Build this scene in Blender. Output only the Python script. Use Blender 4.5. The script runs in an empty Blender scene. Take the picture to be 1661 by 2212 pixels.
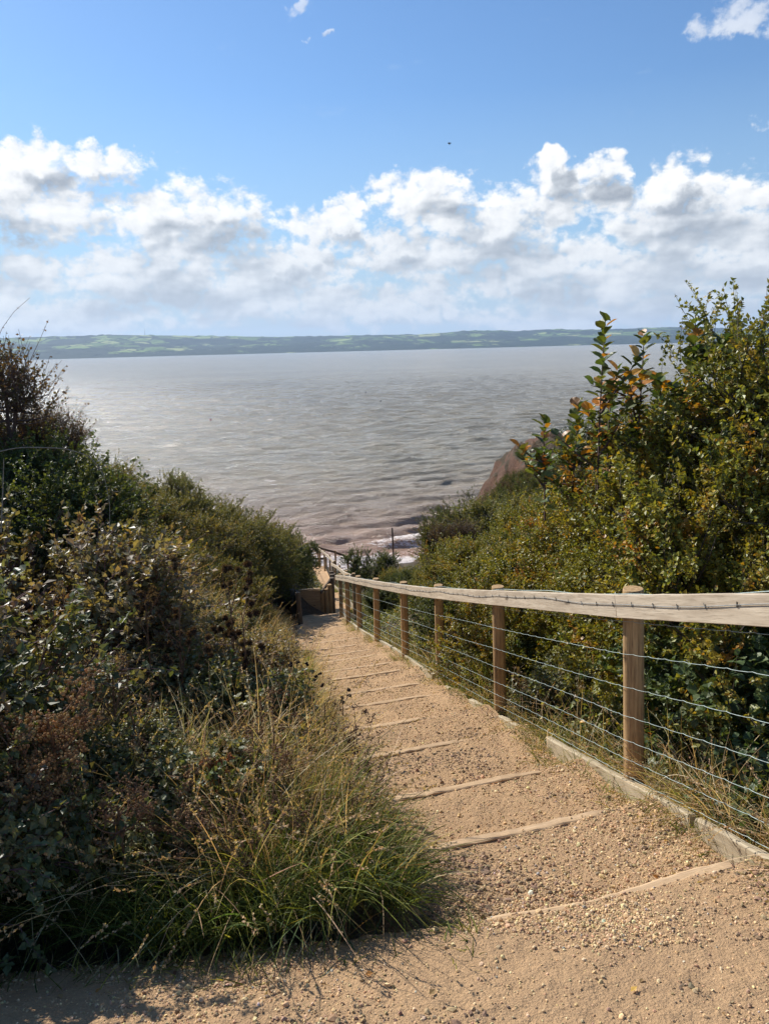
import bpy, math, random
import numpy as np
from mathutils import Vector, Matrix
rad = math.radians
S = bpy.context.scene
COL = S.collection
H = 20.0                                   # camera height above the water; all local z below are relative to the eye

# ------------------------------------------------------------------ camera
FPX, CX, CY, IW = 1595.0, 830.5, 1106.0, 1661.0
PITCH, ROLL = rad(12.51), rad(1.45)
cam = bpy.data.cameras.new('camera')
cam.sensor_fit = 'HORIZONTAL'; cam.sensor_width = 36.0; cam.lens = FPX / IW * 36.0
cam.clip_start = 0.05; cam.clip_end = 60000
camo = bpy.data.objects.new('camera', cam); COL.objects.link(camo)
_f = Vector((0, math.cos(PITCH), -math.sin(PITCH))); _u = Vector((0, math.sin(PITCH), math.cos(PITCH))); _r = Vector((1, 0, 0))
_c, _s = math.cos(ROLL), math.sin(ROLL)
_r2 = _r * _c - _u * _s; _u2 = _r * _s + _u * _c
camo.matrix_world = Matrix(((_r2.x, _u2.x, -_f.x, 0), (_r2.y, _u2.y, -_f.y, 0), (_r2.z, _u2.z, -_f.z, H), (0, 0, 0, 1)))
S.camera = camo

def at(px, py, d):
    """photo pixel (1661 wide) + distance along the view axis -> point relative to the eye"""
    v = _f + _r2 * ((px - CX) / FPX) - _u2 * ((py - CY) / FPX)
    return v * d
def atY(px, py, Y):
    v = at(px, py, 1.0)
    return v * (Y / v.y)

# ------------------------------------------------------------------ light
SUN_AZ, SUN_EL = rad(-43), rad(36)         # azimuth from +Y (clockwise), elevation
sd = Vector((math.sin(SUN_AZ) * math.cos(SUN_EL), math.cos(SUN_AZ) * math.cos(SUN_EL), math.sin(SUN_EL)))
sl = bpy.data.lights.new('sun', 'SUN'); sl.energy = 5.0; sl.angle = rad(0.53); sl.color = (1.0, 0.95, 0.88)
so = bpy.data.objects.new('sun', sl); COL.objects.link(so)
so.rotation_euler = sd.to_track_quat('Z', 'Y').to_euler()
S.view_settings.view_transform = 'Standard'; S.view_settings.look = 'None'
S.view_settings.exposure = 0.45; S.view_settings.gamma = 1.0
S.render.engine = 'CYCLES'
S.cycles.use_denoising = True
S.cycles.max_bounces = 6; S.cycles.diffuse_bounces = 3; S.cycles.glossy_bounces = 2
S.cycles.transmission_bounces = 4; S.cycles.transparent_max_bounces = 4; S.cycles.volume_bounces = 0
S.cycles.sample_clamp_indirect = 4.0

class NT:
    """tiny node-tree writer"""
    def __init__(s, tree): s.t = tree; s.n = tree.nodes; s.l = tree.links
    def new(s, typ, **kw):
        nd = s.n.new(typ)
        for k, v in kw.items(): setattr(nd, k, v)
        return nd
    def put(s, sock, v):
        if v is None: return
        if hasattr(v, 'is_output') or isinstance(v, bpy.types.NodeSocket): s.l.new(v, sock)
        else: sock.default_value = v
    def math(s, op, a, b=None, c=None, clamp=False):
        nd = s.new('ShaderNodeMath', operation=op); nd.use_clamp = clamp
        s.put(nd.inputs[0], a); s.put(nd.inputs[1], b); s.put(nd.inputs[2], c); return nd.outputs[0]
    def vmath(s, op, a, b=None, c=None, out=0):
        nd = s.new('ShaderNodeVectorMath', operation=op)
        s.put(nd.inputs[0], a); s.put(nd.inputs[1], b)
        if c is not None: s.put(nd.inputs[2], c)
        return nd.outputs[out]
    def noise(s, vec, scale, detail=3, rough=.5, dist=0.0, out=0):
        nd = s.new('ShaderNodeTexNoise'); s.put(nd.inputs['Vector'], vec)
        nd.inputs['Scale'].default_value = scale; nd.inputs['Detail'].default_value = detail
        nd.inputs['Roughness'].default_value = rough; nd.inputs['Distortion'].default_value = dist
        return nd.outputs[out]
    def ramp(s, fac, stops, interp='LINEAR'):
        nd = s.new('ShaderNodeValToRGB'); nd.color_ramp.interpolation = interp
        e = nd.color_ramp.elements
        while len(e) < len(stops): e.new(0.5)
        for el, (p, c) in zip(e, stops):
            el.position = p; el.color = (c, c, c, 1) if not hasattr(c, '__len__') else (*c, 1)
        s.put(nd.inputs[0], fac); return nd.outputs[0]
    def mix(s, f, a, b, blend='MIX'):
        nd = s.new('ShaderNodeMix', data_type='RGBA', blend_type=blend)
        s.put(nd.inputs[0], f)
        for i, v in ((6, a), (7, b)):
            if hasattr(v, '__len__') and not isinstance(v, bpy.types.NodeSocket) and len(v) == 3: v = (*v, 1)
            s.put(nd.inputs[i], v)
        return nd.outputs[2]
    def mapr(s, v, a, b, c=0., d=1., smooth=False):
        nd = s.new('ShaderNodeMapRange'); nd.clamp = True
        if smooth: nd.interpolation_type = 'SMOOTHSTEP'
        s.put(nd.inputs[0], v)
        for i, x in zip((1, 2, 3, 4), (a, b, c, d)): nd.inputs[i].default_value = x
        return nd.outputs[0]

# ------------------------------------------------------------------ sky with cumulus
world = bpy.data.worlds.new('World'); S.world = world; world.use_nodes = True
def build_world():
    w = NT(world.node_tree); w.n.clear()
    out = w.new('ShaderNodeOutputWorld'); bg = w.new('ShaderNodeBackground')
    sky = w.new('ShaderNodeTexSky', sky_type='NISHITA'); sky.sun_disc = False
    sky.sun_elevation = SUN_EL; sky.sun_rotation = SUN_AZ; sky.air_density = 1.15; sky.dust_density = .2; sky.ozone_density = 2.2
    tc = w.new('ShaderNodeTexCoord'); d = tc.outputs['Generated']
    sx = w.new('ShaderNodeSeparateXYZ'); w.l.new(d, sx.inputs[0])
    az = w.math('MULTIPLY', w.math('ARCTAN2', sx.outputs[0], sx.outputs[1]), 57.2958)
    el = w.math('MULTIPLY', w.math('ARCSINE', sx.outputs[2]), 57.2958)
    cb = w.new('ShaderNodeCombineXYZ'); w.l.new(az, cb.inputs[0]); w.l.new(el, cb.inputs[1]); p = cb.outputs[0]
    # gentle large-scale warp gives the clouds their ragged outline
    wn = w.noise(p, .22, 5, .62, out=1)
    warp = w.vmath('MULTIPLY', w.vmath('SUBTRACT', wn, (.5, .5, .5)), (7.5, 5.0, 0))
    pw = w.vmath('ADD', p, warp)
    # (photo x, photo y, rx, ry) of the main heaps
    B = [(70, 425, 150, 95), (215, 350, 85, 42), (60, 310, 75, 28), (55, 580, 90, 55), (400, 500, 190, 100), (330, 440, 70, 45), (480, 460, 90, 60),
         (330, 600, 240, 55), (620, 590, 170, 55), (560, 650, 200, 40), (700, 490, 95, 45), (735, 475, 60, 40), (920, 430, 135, 68), (950, 395, 70, 45),
         (850, 545, 130, 55), (960, 560, 120, 60), (1080, 500, 130, 55), (1205, 430, 100, 60), (1190, 350, 35, 35), (1290, 375, 50, 40), (1330, 430, 55, 35),
         (1480, 470, 180, 95), (1440, 380, 60, 45), (1590, 410, 90, 30), (1180, 590, 160, 70), (1400, 600, 200, 70), (1620, 560, 130, 90),
         (120, 690, 260, 45), (800, 665, 260, 40), (1300, 680, 330, 45), (1600, 45, 85, 34, .25), (1640, 268, 60, 16, .62), (690, 68, 34, 9, .5), (650, 8, 50, 12, .4),
         (2050, 430, 300, 110), (-350, 480, 300, 120), (2500, 300, 250, 90), (-800, 400, 260, 110)]
    def field(pp):
        acc = None
        for (x, y, rx, ry, *off) in B:
            v = (_f + _r2 * ((x - CX) / FPX) - _u2 * ((y - CY) / FPX)).normalized()
            a = math.degrees(math.atan2(v.x, v.y)); e = math.degrees(math.asin(v.z))
            k = math.degrees(1 / FPX) * (.93 if abs(x - CX) < 900 else 1)
            ix, iy = 1 / (rx * k * 1.12), 1 / (ry * k * 1.15)
            q = w.vmath('MULTIPLY_ADD', pp, (ix, iy, 0), (-a * ix, -e * iy, 0))
            L = w.vmath('DOT_PRODUCT', q, q, out=1)
            if off: L = w.math('ADD', L, off[0])
            acc = L if acc is None else w.math('SMOOTH_MIN', acc, L, .45)
        return w.math('SUBTRACT', 1.0, acc)
    F = field(pw)
    # light comes from the upper left: the field a little nearer the sun tells how deep in the heap a point lies
    F2 = field(w.vmath('ADD', pw, (-.9, 1.7, 0)))
    p2 = w.vmath('MULTIPLY', p, (1, 1.35, 1))
    def billow(q):
        a_ = w.math('ABSOLUTE', w.math('SUBTRACT', w.noise(q, .27, 2, .5), .5))
        b_ = w.math('ABSOLUTE', w.math('SUBTRACT', w.noise(q, .95, 5, .52), .5))
        return w.math('ADD', w.math('MULTIPLY', a_, 2.3), w.math('MULTIPLY', b_, .62))
    n1 = billow(p2); n2 = billow(w.vmath('ADD', p2, (-.28, .42, 0)))
    fine = w.noise(p2, .9, 9, .64)
    n3 = w.noise(w.vmath('MULTIPLY', p, (.45, 1.25, 1)), .36, 3, .5)
    D = w.math('ADD', F, w.math('ADD', w.math('MULTIPLY', w.math('SUBTRACT', n1, .26), 1.9), w.math('MULTIPLY', w.math('SUBTRACT', fine, .5), 2.0)))
    veil = w.math('MULTIPLY', w.mapr(el, 1.0, 8.5, 1.0, 0.0, True), w.mapr(n3, .3, .62, .5, 1.0))
    alpha = w.math('MULTIPLY', w.mapr(D, -.22, .58, 0, 1, True), w.mapr(el, 14, 20, 1, .5))
    relief = w.math('ADD', w.math('MULTIPLY', w.math('SUBTRACT', n1, n2), .75), w.math('MULTIPLY', w.math('SUBTRACT', fine, .5), .45))
    deep = w.math('MULTIPLY', w.mapr(F2, .05, .95, 0, 1, True), w.mapr(n3, .38, .60, .12, 1.15))
    shade = w.math('SUBTRACT', w.math('ADD', w.math('MULTIPLY', deep, .72), .12), relief, clamp=True)
    ccol = w.ramp(shade, [(0, (.82, .82, .81)), (.28, (.69, .70, .71)), (.6, (.46, .49, .525)), (1, (.28, .31, .355))])
    skyc = w.vmath('MULTIPLY', sky.outputs[0], (.059, .076, .095))
    skyc = w.mix(w.mapr(el, 2, 17, .8, 0), skyc, (.31, .45, .60)); base = w.mix(w.math('MULTIPLY', veil, .8), skyc, (.42, .50, .58))
    cloudc = w.mix(w.math('MULTIPLY', w.mapr(el, 0, 10, 1, 0), .8), ccol, (.47, .53, .60))
    wisp = w.mapr(w.noise(w.vmath('MULTIPLY', p, (.5, 1.4, 1)), .3, 7, .65), .62, .85, 0, .2)
    wisp = w.math('MULTIPLY', wisp, w.mapr(el, 8, 14, 0, 1))
    c = w.mix(w.math('MULTIPLY', alpha, .985), w.mix(wisp, base, (.6, .65, .7)), cloudc)
    w.l.new(c, bg.inputs[0]); bg.inputs[1].default_value = 1.0
    w.l.new(bg.outputs[0], out.inputs[0])
    world.cycles.sampling_method = 'MANUAL'; world.cycles.sample_map_resolution = 512
build_world()

# ------------------------------------------------------------------ numpy helpers
RNG = np.random.default_rng(7)
def _hash(ix, iy, seed):
    h = (ix.astype(np.int64) * 374761393 + iy.astype(np.int64) * 668265263 + seed * 2147483647) & 0xffffffff
    h = ((h ^ (h >> 13)) * 1274126177) & 0xffffffff
    return ((h ^ (h >> 16)) & 0xffff) / 65535.0
def vnoise(x, y, seed=0):
    x = np.asarray(x, float); y = np.asarray(y, float)
    ix = np.floor(x); iy = np.floor(y); fx = x - ix; fy = y - iy
    fx = fx * fx * (3 - 2 * fx); fy = fy * fy * (3 - 2 * fy)
    a = _hash(ix, iy, seed); b = _hash(ix + 1, iy, seed); c = _hash(ix, iy + 1, seed); d = _hash(ix + 1, iy + 1, seed)
    return (a * (1 - fx) + b * fx) * (1 - fy) + (c * (1 - fx) + d * fx) * fy
def fbm(x, y, seed=0, octv=4, gain=.5):
    s = 0; a = 1; t = 0
    for o in range(octv):
        s = s + a * (vnoise(x * 2 ** o + 17.3 * o, y * 2 ** o - 9.1 * o, seed + o) - .5); t += a; a *= gain
    return s / t * 2
def sstep(a, b, x):
    t = np.clip((x - a) / (b - a), 0, 1); return t * t * (3 - 2 * t)
def nrm(v): return v / np.maximum(np.linalg.norm(v, axis=-1, keepdims=True), 1e-9)

def mesh_np(name, V, F, col=None, attrs=None, smooth=False):
    """V (n,3); F (m,k) array or list of arrays; col (n,3) point colour attribute 'tint'"""
    Fs = F if isinstance(F, list) else [F]
    me = bpy.data.meshes.new(name)
    V = np.ascontiguousarray(V, dtype=np.float32); V = V.reshape(-1, 3)
    me.vertices.add(len(V)); me.vertices.foreach_set('co', V.ravel())
    loops = np.concatenate([f.ravel() for f in Fs]).astype(np.int32)
    lens = np.concatenate([np.full(len(f), f.shape[1], np.int32) for f in Fs])
    me.loops.add(len(loops)); me.loops.foreach_set('vertex_index', loops)
    me.polygons.add(len(lens)); st = np.concatenate([[0], np.cumsum(lens)[:-1]]).astype(np.int32)
    me.polygons.foreach_set('loop_start', st)
    me.polygons.foreach_set('use_smooth', np.full(len(lens), bool(smooth)))
    me.update(calc_edges=True)
    if col is not None:
        a = me.color_attributes.new('tint', 'FLOAT_COLOR', 'POINT')
        a.data.foreach_set('color', np.concatenate([col, np.ones((len(col), 1))], 1).astype(np.float32).ravel())
    for k, v in (attrs or {}).items():
        a = me.attributes.new(k, 'FLOAT', 'POINT'); a.data.foreach_set('value', np.asarray(v, np.float32).ravel())
    me.validate()
    return me
def link(name, me, mat, parent=None, loc=None, up=True):
    o = bpy.data.objects.new(name, me); COL.objects.link(o)
    if mat is not None and me is not None and not me.materials: me.materials.append(mat)
    if parent is not None: o.parent = parent
    if loc is not None: o.location = loc
    return o
def tag(o, label=None, cat=None, group=None, kind=None):
    if label: o['label'] = label
    if cat: o['category'] = cat
    if group: o['group'] = group
    if kind: o['kind'] = kind
    return o
def empty(name, loc, label, cat, group=None, rz=0):
    o = bpy.data.objects.new(name, None); COL.objects.link(o); o.location = loc; o.rotation_euler = (0, 0, rz)
    o.empty_display_size = .1
    return tag(o, label, cat, group)

def grid_faces(nr, nc):
    i = np.arange(nr - 1)[:, None] * nc + np.arange(nc - 1)[None, :]
    return np.stack([i, i + 1, i + nc + 1, i + nc], -1).reshape(-1, 4)

LEAF_V = np.array([(0, 0, 0), (.36, .45, .10), (0, 1, -.04), (-.36, .45, .10)]); LEAF_F = np.array([(0, 1, 2), (0, 2, 3)])
# toothed, ribbed leaf for plants one sees close up
_t = np.linspace(0, 1, 6)
_w = np.array([0.02, .30, .42, .40, .26, .02])
BIG_V = np.concatenate([np.stack([-_w, _t, .12 * (_w > .1) - .15 * _t ** 2], 1), np.stack([0 * _t, _t, -.15 * _t ** 2], 1), np.stack([_w, _t, .12 * (_w > .1) - .15 * _t ** 2], 1)])
BIG_F = np.array([(i, i + 6, i + 7, i + 1) for i in range(5)] + [(i + 6, i + 12, i + 13, i + 7) for i in range(5)])
def scatter(P, D, N, size, C, tv=LEAF_V, tf=LEAF_F):
    """leaf template at each P, pointing along D, face normal near N"""
    D = nrm(D); X = nrm(np.cross(D, N)); N = np.cross(X, D)
    s = size[:, None]
    V = P[:, None, :] + (tv[None, :, 0:1] * X[:, None] + tv[None, :, 1:2] * D[:, None] + tv[None, :, 2:3] * N[:, None]) * s[:, None]
    k = len(tv)
    F = (tf[None] + (np.arange(len(P)) * k)[:, None, None]).reshape(-1, tf.shape[1])
    return V.reshape(-1, 3), F, np.repeat(C, k, 0)
def tubes(P, R, sides=3, C=None):
    """P (m,s,3) polylines, R (m,s) radii"""
    m, s, _ = P.shape
    T = np.gradient(P, axis=1); T = nrm(T)
    ref = np.where(np.abs(T[..., 2:3]) > .9, np.array([1., 0, 0]), np.array([0, 0, 1.]))
    A = nrm(np.cross(T, ref)); Bv = np.cross(T, A)
    an = np.arange(sides) * 2 * np.pi / sides
    V = P[:, :, None] + (np.cos(an)[None, None, :, None] * A[:, :, None] + np.sin(an)[None, None, :, None] * Bv[:, :, None]) * R[..., None, None]
    idx = np.arange(m * s * sides).reshape(m, s, sides)
    a = idx[:, :-1]; b = idx[:, 1:]
    F = np.stack([a, np.roll(a, -1, 2), np.roll(b, -1, 2), b], -1).reshape(-1, 4)
    Cc = None if C is None else np.repeat(C, s * sides, 0)
    return V.reshape(-1, 3), F, Cc
def blades(P, D, L, W, bend, C, seg=4):
    """grass blades: root P, initial dir D, length L, width W, droop"""
    n = len(P); D = nrm(D); t = np.linspace(0, 1, seg + 1)
    side = nrm(np.cross(D, RNG.normal(size=(n, 3)) * .3 + np.array([0, 0, 1.]) * .2 + RNG.normal(size=(n, 3))))
    hor = nrm(np.stack([D[:, 0], D[:, 1], np.zeros(n)], 1) + RNG.normal(size=(n, 3)) * [.3, .3, 0])
    c = P[:, None] + D[:, None] * (t[None, :, None] * L[:, None, None]) + (hor * .75 - np.array([0, 0, 1.]))[:, None] * (bend * L)[:, None, None] * (t ** 2.2)[None, :, None]
    wv = W[:, None] * np.array([1, .95, .8, .5, .12, .1])[np.linspace(0, 4, seg + 1).astype(int)][None]
    V = np.stack([c - side[:, None] * wv[..., None] / 2, c + side[:, None] * wv[..., None] / 2], 2)
    idx = np.arange(n * (seg + 1) * 2).reshape(n, seg + 1, 2)
    F = np.stack([idx[:, :-1, 0], idx[:, :-1, 1], idx[:, 1:, 1], idx[:, 1:, 0]], -1).reshape(-1, 4)
    return V.reshape(-1, 3), F, np.repeat(C, (seg + 1) * 2, 0)
class Pile:
    def __init__(s): s.V = []; s.F = {}; s.C = []; s.n = 0
    def add(s, V, F, C=None, color=(.1, .08, .05)):
        if C is None: C = np.tile(np.array(color, float), (len(V), 1))
        s.V.append(V); s.F.setdefault(F.shape[1], []).append(F + s.n); s.C.append(C); s.n += len(V)
    def mesh(s, name, smooth=False):
        return mesh_np(name, np.concatenate(s.V), [np.concatenate(f) for f in s.F.values()], np.concatenate(s.C), smooth=smooth)
def palette(n, cols, wts, jit=.25, rng=None):
    rng = rng or RNG
    cols = np.array(cols, float); wts = np.array(wts, float); wts /= wts.sum()
    c = cols[rng.choice(len(cols), n, p=wts)]
    return np.clip(c * (1 + rng.normal(0, jit, (n, 1))) * (1 + rng.normal(0, .06, (n, 3))), .003, .9)

# ------------------------------------------------------------------ materials
def newmat(name):
    m = bpy.data.materials.new(name); m.use_nodes = True; w = NT(m.node_tree)
    b = w.n['Principled BSDF']; return m, w, b
def mat_leaf(name, rough=.42, trans=.30, spec=.5):
    m, w, b = newmat(name)
    a = w.new('ShaderNodeAttribute', attribute_name='tint')
    tc = w.new('ShaderNodeTexCoord')
    n = w.mapr(w.noise(tc.outputs['Object'], 60, 2), .3, .7, .8, 1.2)
    c = w.mix(1.0, a.outputs['Color'], n, 'MULTIPLY')
    w.l.new(c, b.inputs['Base Color']); b.inputs['Roughness'].default_value = rough; b.inputs['Specular IOR Level'].default_value = spec
    tr = w.new('ShaderNodeBsdfTranslucent')
    w.l.new(w.mix(1.0, c, (1.5, 1.35, .55), 'MULTIPLY'), tr.inputs[0])
    mx = w.new('ShaderNodeMixShader'); mx.inputs[0].default_value = trans
    w.l.new(b.outputs[0], mx.inputs[1]); w.l.new(tr.outputs[0], mx.inputs[2])
    w.l.new(mx.outputs[0], w.n['Material Output'].inputs[0]); return m
M_LEAF = mat_leaf('leaf', .52, .34, .4); M_GLOSS = mat_leaf('glossy leaf', .46, .32, .4); M_GRASS = mat_leaf('grass blade', .6, .38, .2); M_DRY = mat_leaf('dry plant', .75, .28, .15)
def mat_bark():
    m, w, b = newmat('bark')
    a = w.new('ShaderNodeAttribute', attribute_name='tint'); tc = w.new('ShaderNodeTexCoord')
    n = w.mapr(w.noise(tc.outputs['Object'], 45, 4, .6), .3, .7, .6, 1.4)
    w.l.new(w.mix(1.0, a.outputs['Color'], n, 'MULTIPLY'), b.inputs['Base Color']); b.inputs['Roughness'].default_value = .8; return m
M_BARK = mat_bark()
def mat_wood(name, c0, c1, dark, rough=.75, knots=True, scale=1.0):
    """grain runs along the object's own X axis"""
    m, w, b = newmat(name); tc = w.new('ShaderNodeTexCoord'); o = tc.outputs['Object']
    oi = w.new('ShaderNodeObjectInfo')
    oo = w.vmath('ADD', o, w.vmath('MULTIPLY', w.new('ShaderNodeCombineXYZ').outputs[0], (0, 0, 0)))
    cb = w.new('ShaderNodeCombineXYZ'); w.l.new(w.math('MULTIPLY', oi.outputs['Random'], 40), cb.inputs[0]); w.l.new(oi.outputs['Random'], cb.inputs[1])
    oo = w.vmath('ADD', o, cb.outputs[0])
    st = w.vmath('MULTIPLY', oo, (1.3, 26, 26))
    g = w.noise(st, 2.2 * scale, 5, .6, .35)
    fine = w.noise(w.vmath('MULTIPLY', oo, (4, 100, 100)), 2.0, 5, .7)
    big = w.noise(w.vmath('MULTIPLY', oo, (1.2, 3, 3)), 1.6, 4, .6)
    c = w.mix(w.mapr(g, .36, .62), c0, c1)
    c = w.mix(w.mapr(fine, .5, .66, 0, .75), c, dark)
    c = w.mix(w.mapr(big, .5, .78, 0, .55), c, dark)
    if knots:
        v = w.new('ShaderNodeTexVoronoi'); w.l.new(w.vmath('MULTIPLY', oo, (2.2, 7, 7)), v.inputs['Vector']); v.inputs['Scale'].default_value = 1.0
        c = w.mix(w.mapr(v.outputs[0], .05, .12, .8, 0), c, tuple(x * .45 for x in dark))
    w.l.new(c, b.inputs['Base Color']); b.inputs['Roughness'].default_value = rough; b.inputs['Specular IOR Level'].default_value = .25
    bp = w.new('ShaderNodeBump'); bp.inputs['Strength'].default_value = .5; bp.inputs['Distance'].default_value = .0018
    w.l.new(w.math('ADD', g, fine), bp.inputs['Height']); w.l.new(bp.outputs[0], b.inputs['Normal']); return m
M_RAIL = mat_wood('weathered rail timber', (.60, .50, .37), (.46, .37, .265), (.24, .18, .12))
M_POST = mat_wood('round post timber', (.54, .355, .17), (.33, .205, .095), (.13, .08, .04))
M_KERB = mat_wood('pale edging timber', (.50, .42, .29), (.38, .31, .20), (.22, .165, .10), scale=.7)
M_STEP = mat_wood('worn step timber', (.60, .42, .25), (.50, .34, .19), (.34, .22, .12), .85)
M_OLD = mat_wood('old dark timber', (.20, .155, .11), (.12, .09, .062), (.045, .034, .025), .9)
M_PANEL = mat_wood('panel timber', (.52, .36, .20), (.40, .27, .15), (.20, .13, .07))
def mat_plain(name, c, rough=.5, metal=0, nz=.25):
    m, w, b = newmat(name); tc = w.new('ShaderNodeTexCoord')
    n = w.mapr(w.noise(tc.outputs['Object'], 35, 3), .3, .7, 1 - nz, 1 + nz)
    w.l.new(w.mix(1.0, (*c, 1), n, 'MULTIPLY'), b.inputs['Base Color']); b.inputs['Roughness'].default_value = rough; b.inputs['Metallic'].default_value = metal; return m
M_WIRE = mat_plain('galvanised wire', (.27, .33, .31), .6, .2)
M_BARB = mat_plain('dull barbed wire', (.16, .17, .17), .5, .5)
M_INK = mat_plain('stamp ink', (.10, .075, .06), .9)
# ------------------------------------------------------------------ the lie of the land
_PY = np.array([-40, -8, 0, 1.6, 2.2, 3.64, 5.91, 8.14, 9.92, 12.0, 14.15, 15.9, 17.5, 20.5, 25, 30, 36, 46, 52, 60, 66, 80, 140, 400.])
_PZ = np.array([1.5, -.9, -1.56, -1.76, -1.93, -2.44, -3.17, -3.88, -4.41, -5.01, -5.63, -6.13, -6.62, -7.55, -8.9, -10.2, -11.8, -13.7, -16.0, -18.6, -20.15, -21, -23, -30])
def zp0(Y): return np.interp(Y, _PY, _PZ)
_LY = np.array([2.0, 3.0, 3.8, 4.7, 5.6, 7.4, 9.0, 10.9, 13.5, 16, 19.8, 20.6, 24, 30, 36, 46.])
_LX = np.array([.22, .02, -.14, -.33, -.47, -.80, -1.02, -1.22, -1.6, -1.9, -2.42, -1.66, -1.78, -2.38, -3.12, -4.55])
_RY = np.array([0, 2.4, 3.62, 4.34, 5.9, 7.6, 10.9, 14.15, 16, 20.0, 20.6, 24, 30, 36, 46.])
_RX = np.array([1.84, 1.42, 1.26, 1.14, .88, .58, .05, -.62, -.93, -1.36, -.95, -1.15, -1.85, -2.75, -4.0])
def Lx(Y): return np.interp(Y, _LY, _LX)
def Rx(Y): return np.interp(Y, _RY, _RX)
TILT = .28
STEPS = [2.33, 3.12, 3.94, 4.93, 5.86, 6.86, 7.62, 8.74, 9.45, 10.38, 11.05, 11.85, 12.78, 13.86, 15.2, 16.42, 17.45, 18.3, 19.25, 20.3, 22.9, 25.3, 28.0, 31.0]
def sph(X, Y):
    """distance along the stair measured at the path's middle (boards lie askew)"""
    return Y - TILT * (X - (Lx(Y) + Rx(Y)) / 2) * sstep(1.6, 2.6, Y)
def zstep(X, Y):
    s = sph(X, Y)
    st = np.array([-50, 1.5] + STEPS + [37, 300]); z = zp0(s)
    k = np.clip(np.searchsorted(st, s) - 1, 0, len(st) - 2)
    a = st[k]; b = st[k + 1]; za = zp0(a); zb = zp0(b)
    on = (k >= 2) & (k < len(st) - 2)
    # tread starts a riser below the board and slopes gently on to the next board
    drop = (za - zb) * .52
    t = (s - a) / (b - a)
    zt = za - drop * sstep(0, .05 / np.maximum(b - a, .1), t) - (za - zb) * .48 * t
    return np.where(on, zt, z)
def zground(X, Y):
    X = np.asarray(X, float); Y = np.asarray(Y, float)
    z = zp0(Y) + 0 * X
    L = Lx(Y) - .05; R = Rx(Y) + .12
    hb = np.interp(Y, [-5, 1.9, 2.6, 4, 6, 9, 14, 22, 36, 46, 56, 70], [0, 0, .0, .3, .9, 1.7, 2.1, 2.4, 2.6, 2.2, 1.2, .1])
    d = np.maximum(L - X, 0)
    z = z + hb * sstep(0, 2.9, d) + np.minimum(d, 30) * .10 * sstep(3, 8, Y) * (1 - sstep(48, 64, Y))
    hr = np.interp(Y, [-5, 1, 3, 6, 12, 16, 20, 25, 30, 38, 46, 54, 66], [0.1, .2, .8, 1.5, 2.0, 1.5, .5, .0, .0, .0, .0, .0, .0])
    e = np.maximum(X - R, 0)
    z = z - .35 * sstep(.05, .45, e) * sstep(1.0, 3, Y) + hr * sstep(.5, 3.4, e) + np.minimum(e, 40) * .09 * sstep(3, 10, Y) * (1 - sstep(50, 62, Y))
    # the clay cliff on the right
    hc = np.interp(Y, [18, 24, 30, 36, 42, 47, 52, 58], [0, 1.4, 3.6, 5.6, 6.2, 6.8, 5.0, .0]) 
    z = z + hc * sstep(2.0 + np.clip(Y - 30, 0, 8) * .30, 8.2, X + .8 * fbm(X * .5, Y * .5, 5, 3)) 
    z = z + sstep(30, 34, Y) * sstep(1.5, 3, X) * (1 - sstep(56, 60, Y)) * (1.1 * fbm(X * .6, Y * .6, 15, 4, .6) + .5 * np.abs(fbm(X * 2.1, Y * 2.1, 16, 3)))
    out = (X < L - .15) | (X > R + .15)
    z = z + np.where(out, .10 * fbm(X * .8, Y * .8, 3, 4) + .03 * fbm(X * 4, Y * 4, 8, 3), 0)
    return z
def put(X, Y): return Vector((X, Y, float(zground(X, Y)) + H))

def mat_soil():
    m, w, b = newmat('bank soil'); tc = w.new('ShaderNodeTexCoord'); o = tc.outputs['Object']
    n = w.noise(o, 1.2, 6, .6); n2 = w.noise(o, 14, 5, .65)
    soil = w.mix(n2, (.10, .075, .045), (.20, .145, .085))
    clay = w.mix(w.noise(w.vmath('MULTIPLY', o, (1, 1, 4)), .9, 6, .6), (.30, .155, .09), (.15, .08, .05))
    cl = w.new('ShaderNodeAttribute', attribute_name='clay')
    c = w.mix(w.mapr(w.math('ADD', cl.outputs['Fac'], w.math('MULTIPLY', w.math('SUBTRACT', n, .5), .5)), .4, .6), soil, clay)
    w.l.new(c, b.inputs['Base Color']); b.inputs['Roughness'].default_value = .95
    bp = w.new('ShaderNodeBump'); bp.inputs['Distance'].default_value = .45; w.l.new(w.math('ADD', n2, w.math('MULTIPLY', n, 1.5)), bp.inputs['Height']); w.l.new(bp.outputs[0], b.inputs['Normal']); return m
def build_terrain():
    xs = np.concatenate([-np.geomspace(140, 6, 40), np.arange(-5.8, 9, .14), np.geomspace(9.2, 140, 40)])
    ys = np.concatenate([np.linspace(-40, -1.2, 20), np.arange(-1, 30, .16), np.arange(30, 66, .3), np.geomspace(67, 160, 30)])
    X, Y = np.meshgrid(xs, ys)
    Z = zground(X, Y)
    inside = sstep(Lx(Y) - .25, Lx(Y) - .05, X) * (1 - sstep(Rx(Y) + .08, Rx(Y) + .2, X))
    front = 1 - sstep(2.3, 2.65, Y)
    Z = Z - np.maximum(.16 * inside, .16 * front * (Y > -2.6) * (X > -6.5) * (X < Rx(Y) + .1 + 3.5 * (Y < 1.6))) * (Y < 46.5)
    gz = np.hypot(*np.gradient(Z, ys, xs))
    clay = np.clip(np.maximum(sstep(.9, 1.8, gz) * (Y > 30), sstep(44, 50, Y + fbm(X * .3, Y * .3, 2) * 5) * 1.0), 0, 1)
    me = mesh_np('ground', np.stack([X, Y, Z], -1), grid_faces(len(ys), len(xs)), attrs={'clay': clay}, smooth=True)
    o = link('ground', me, mat_soil(), loc=(0, 0, H)); tag(o, kind='structure')
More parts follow.
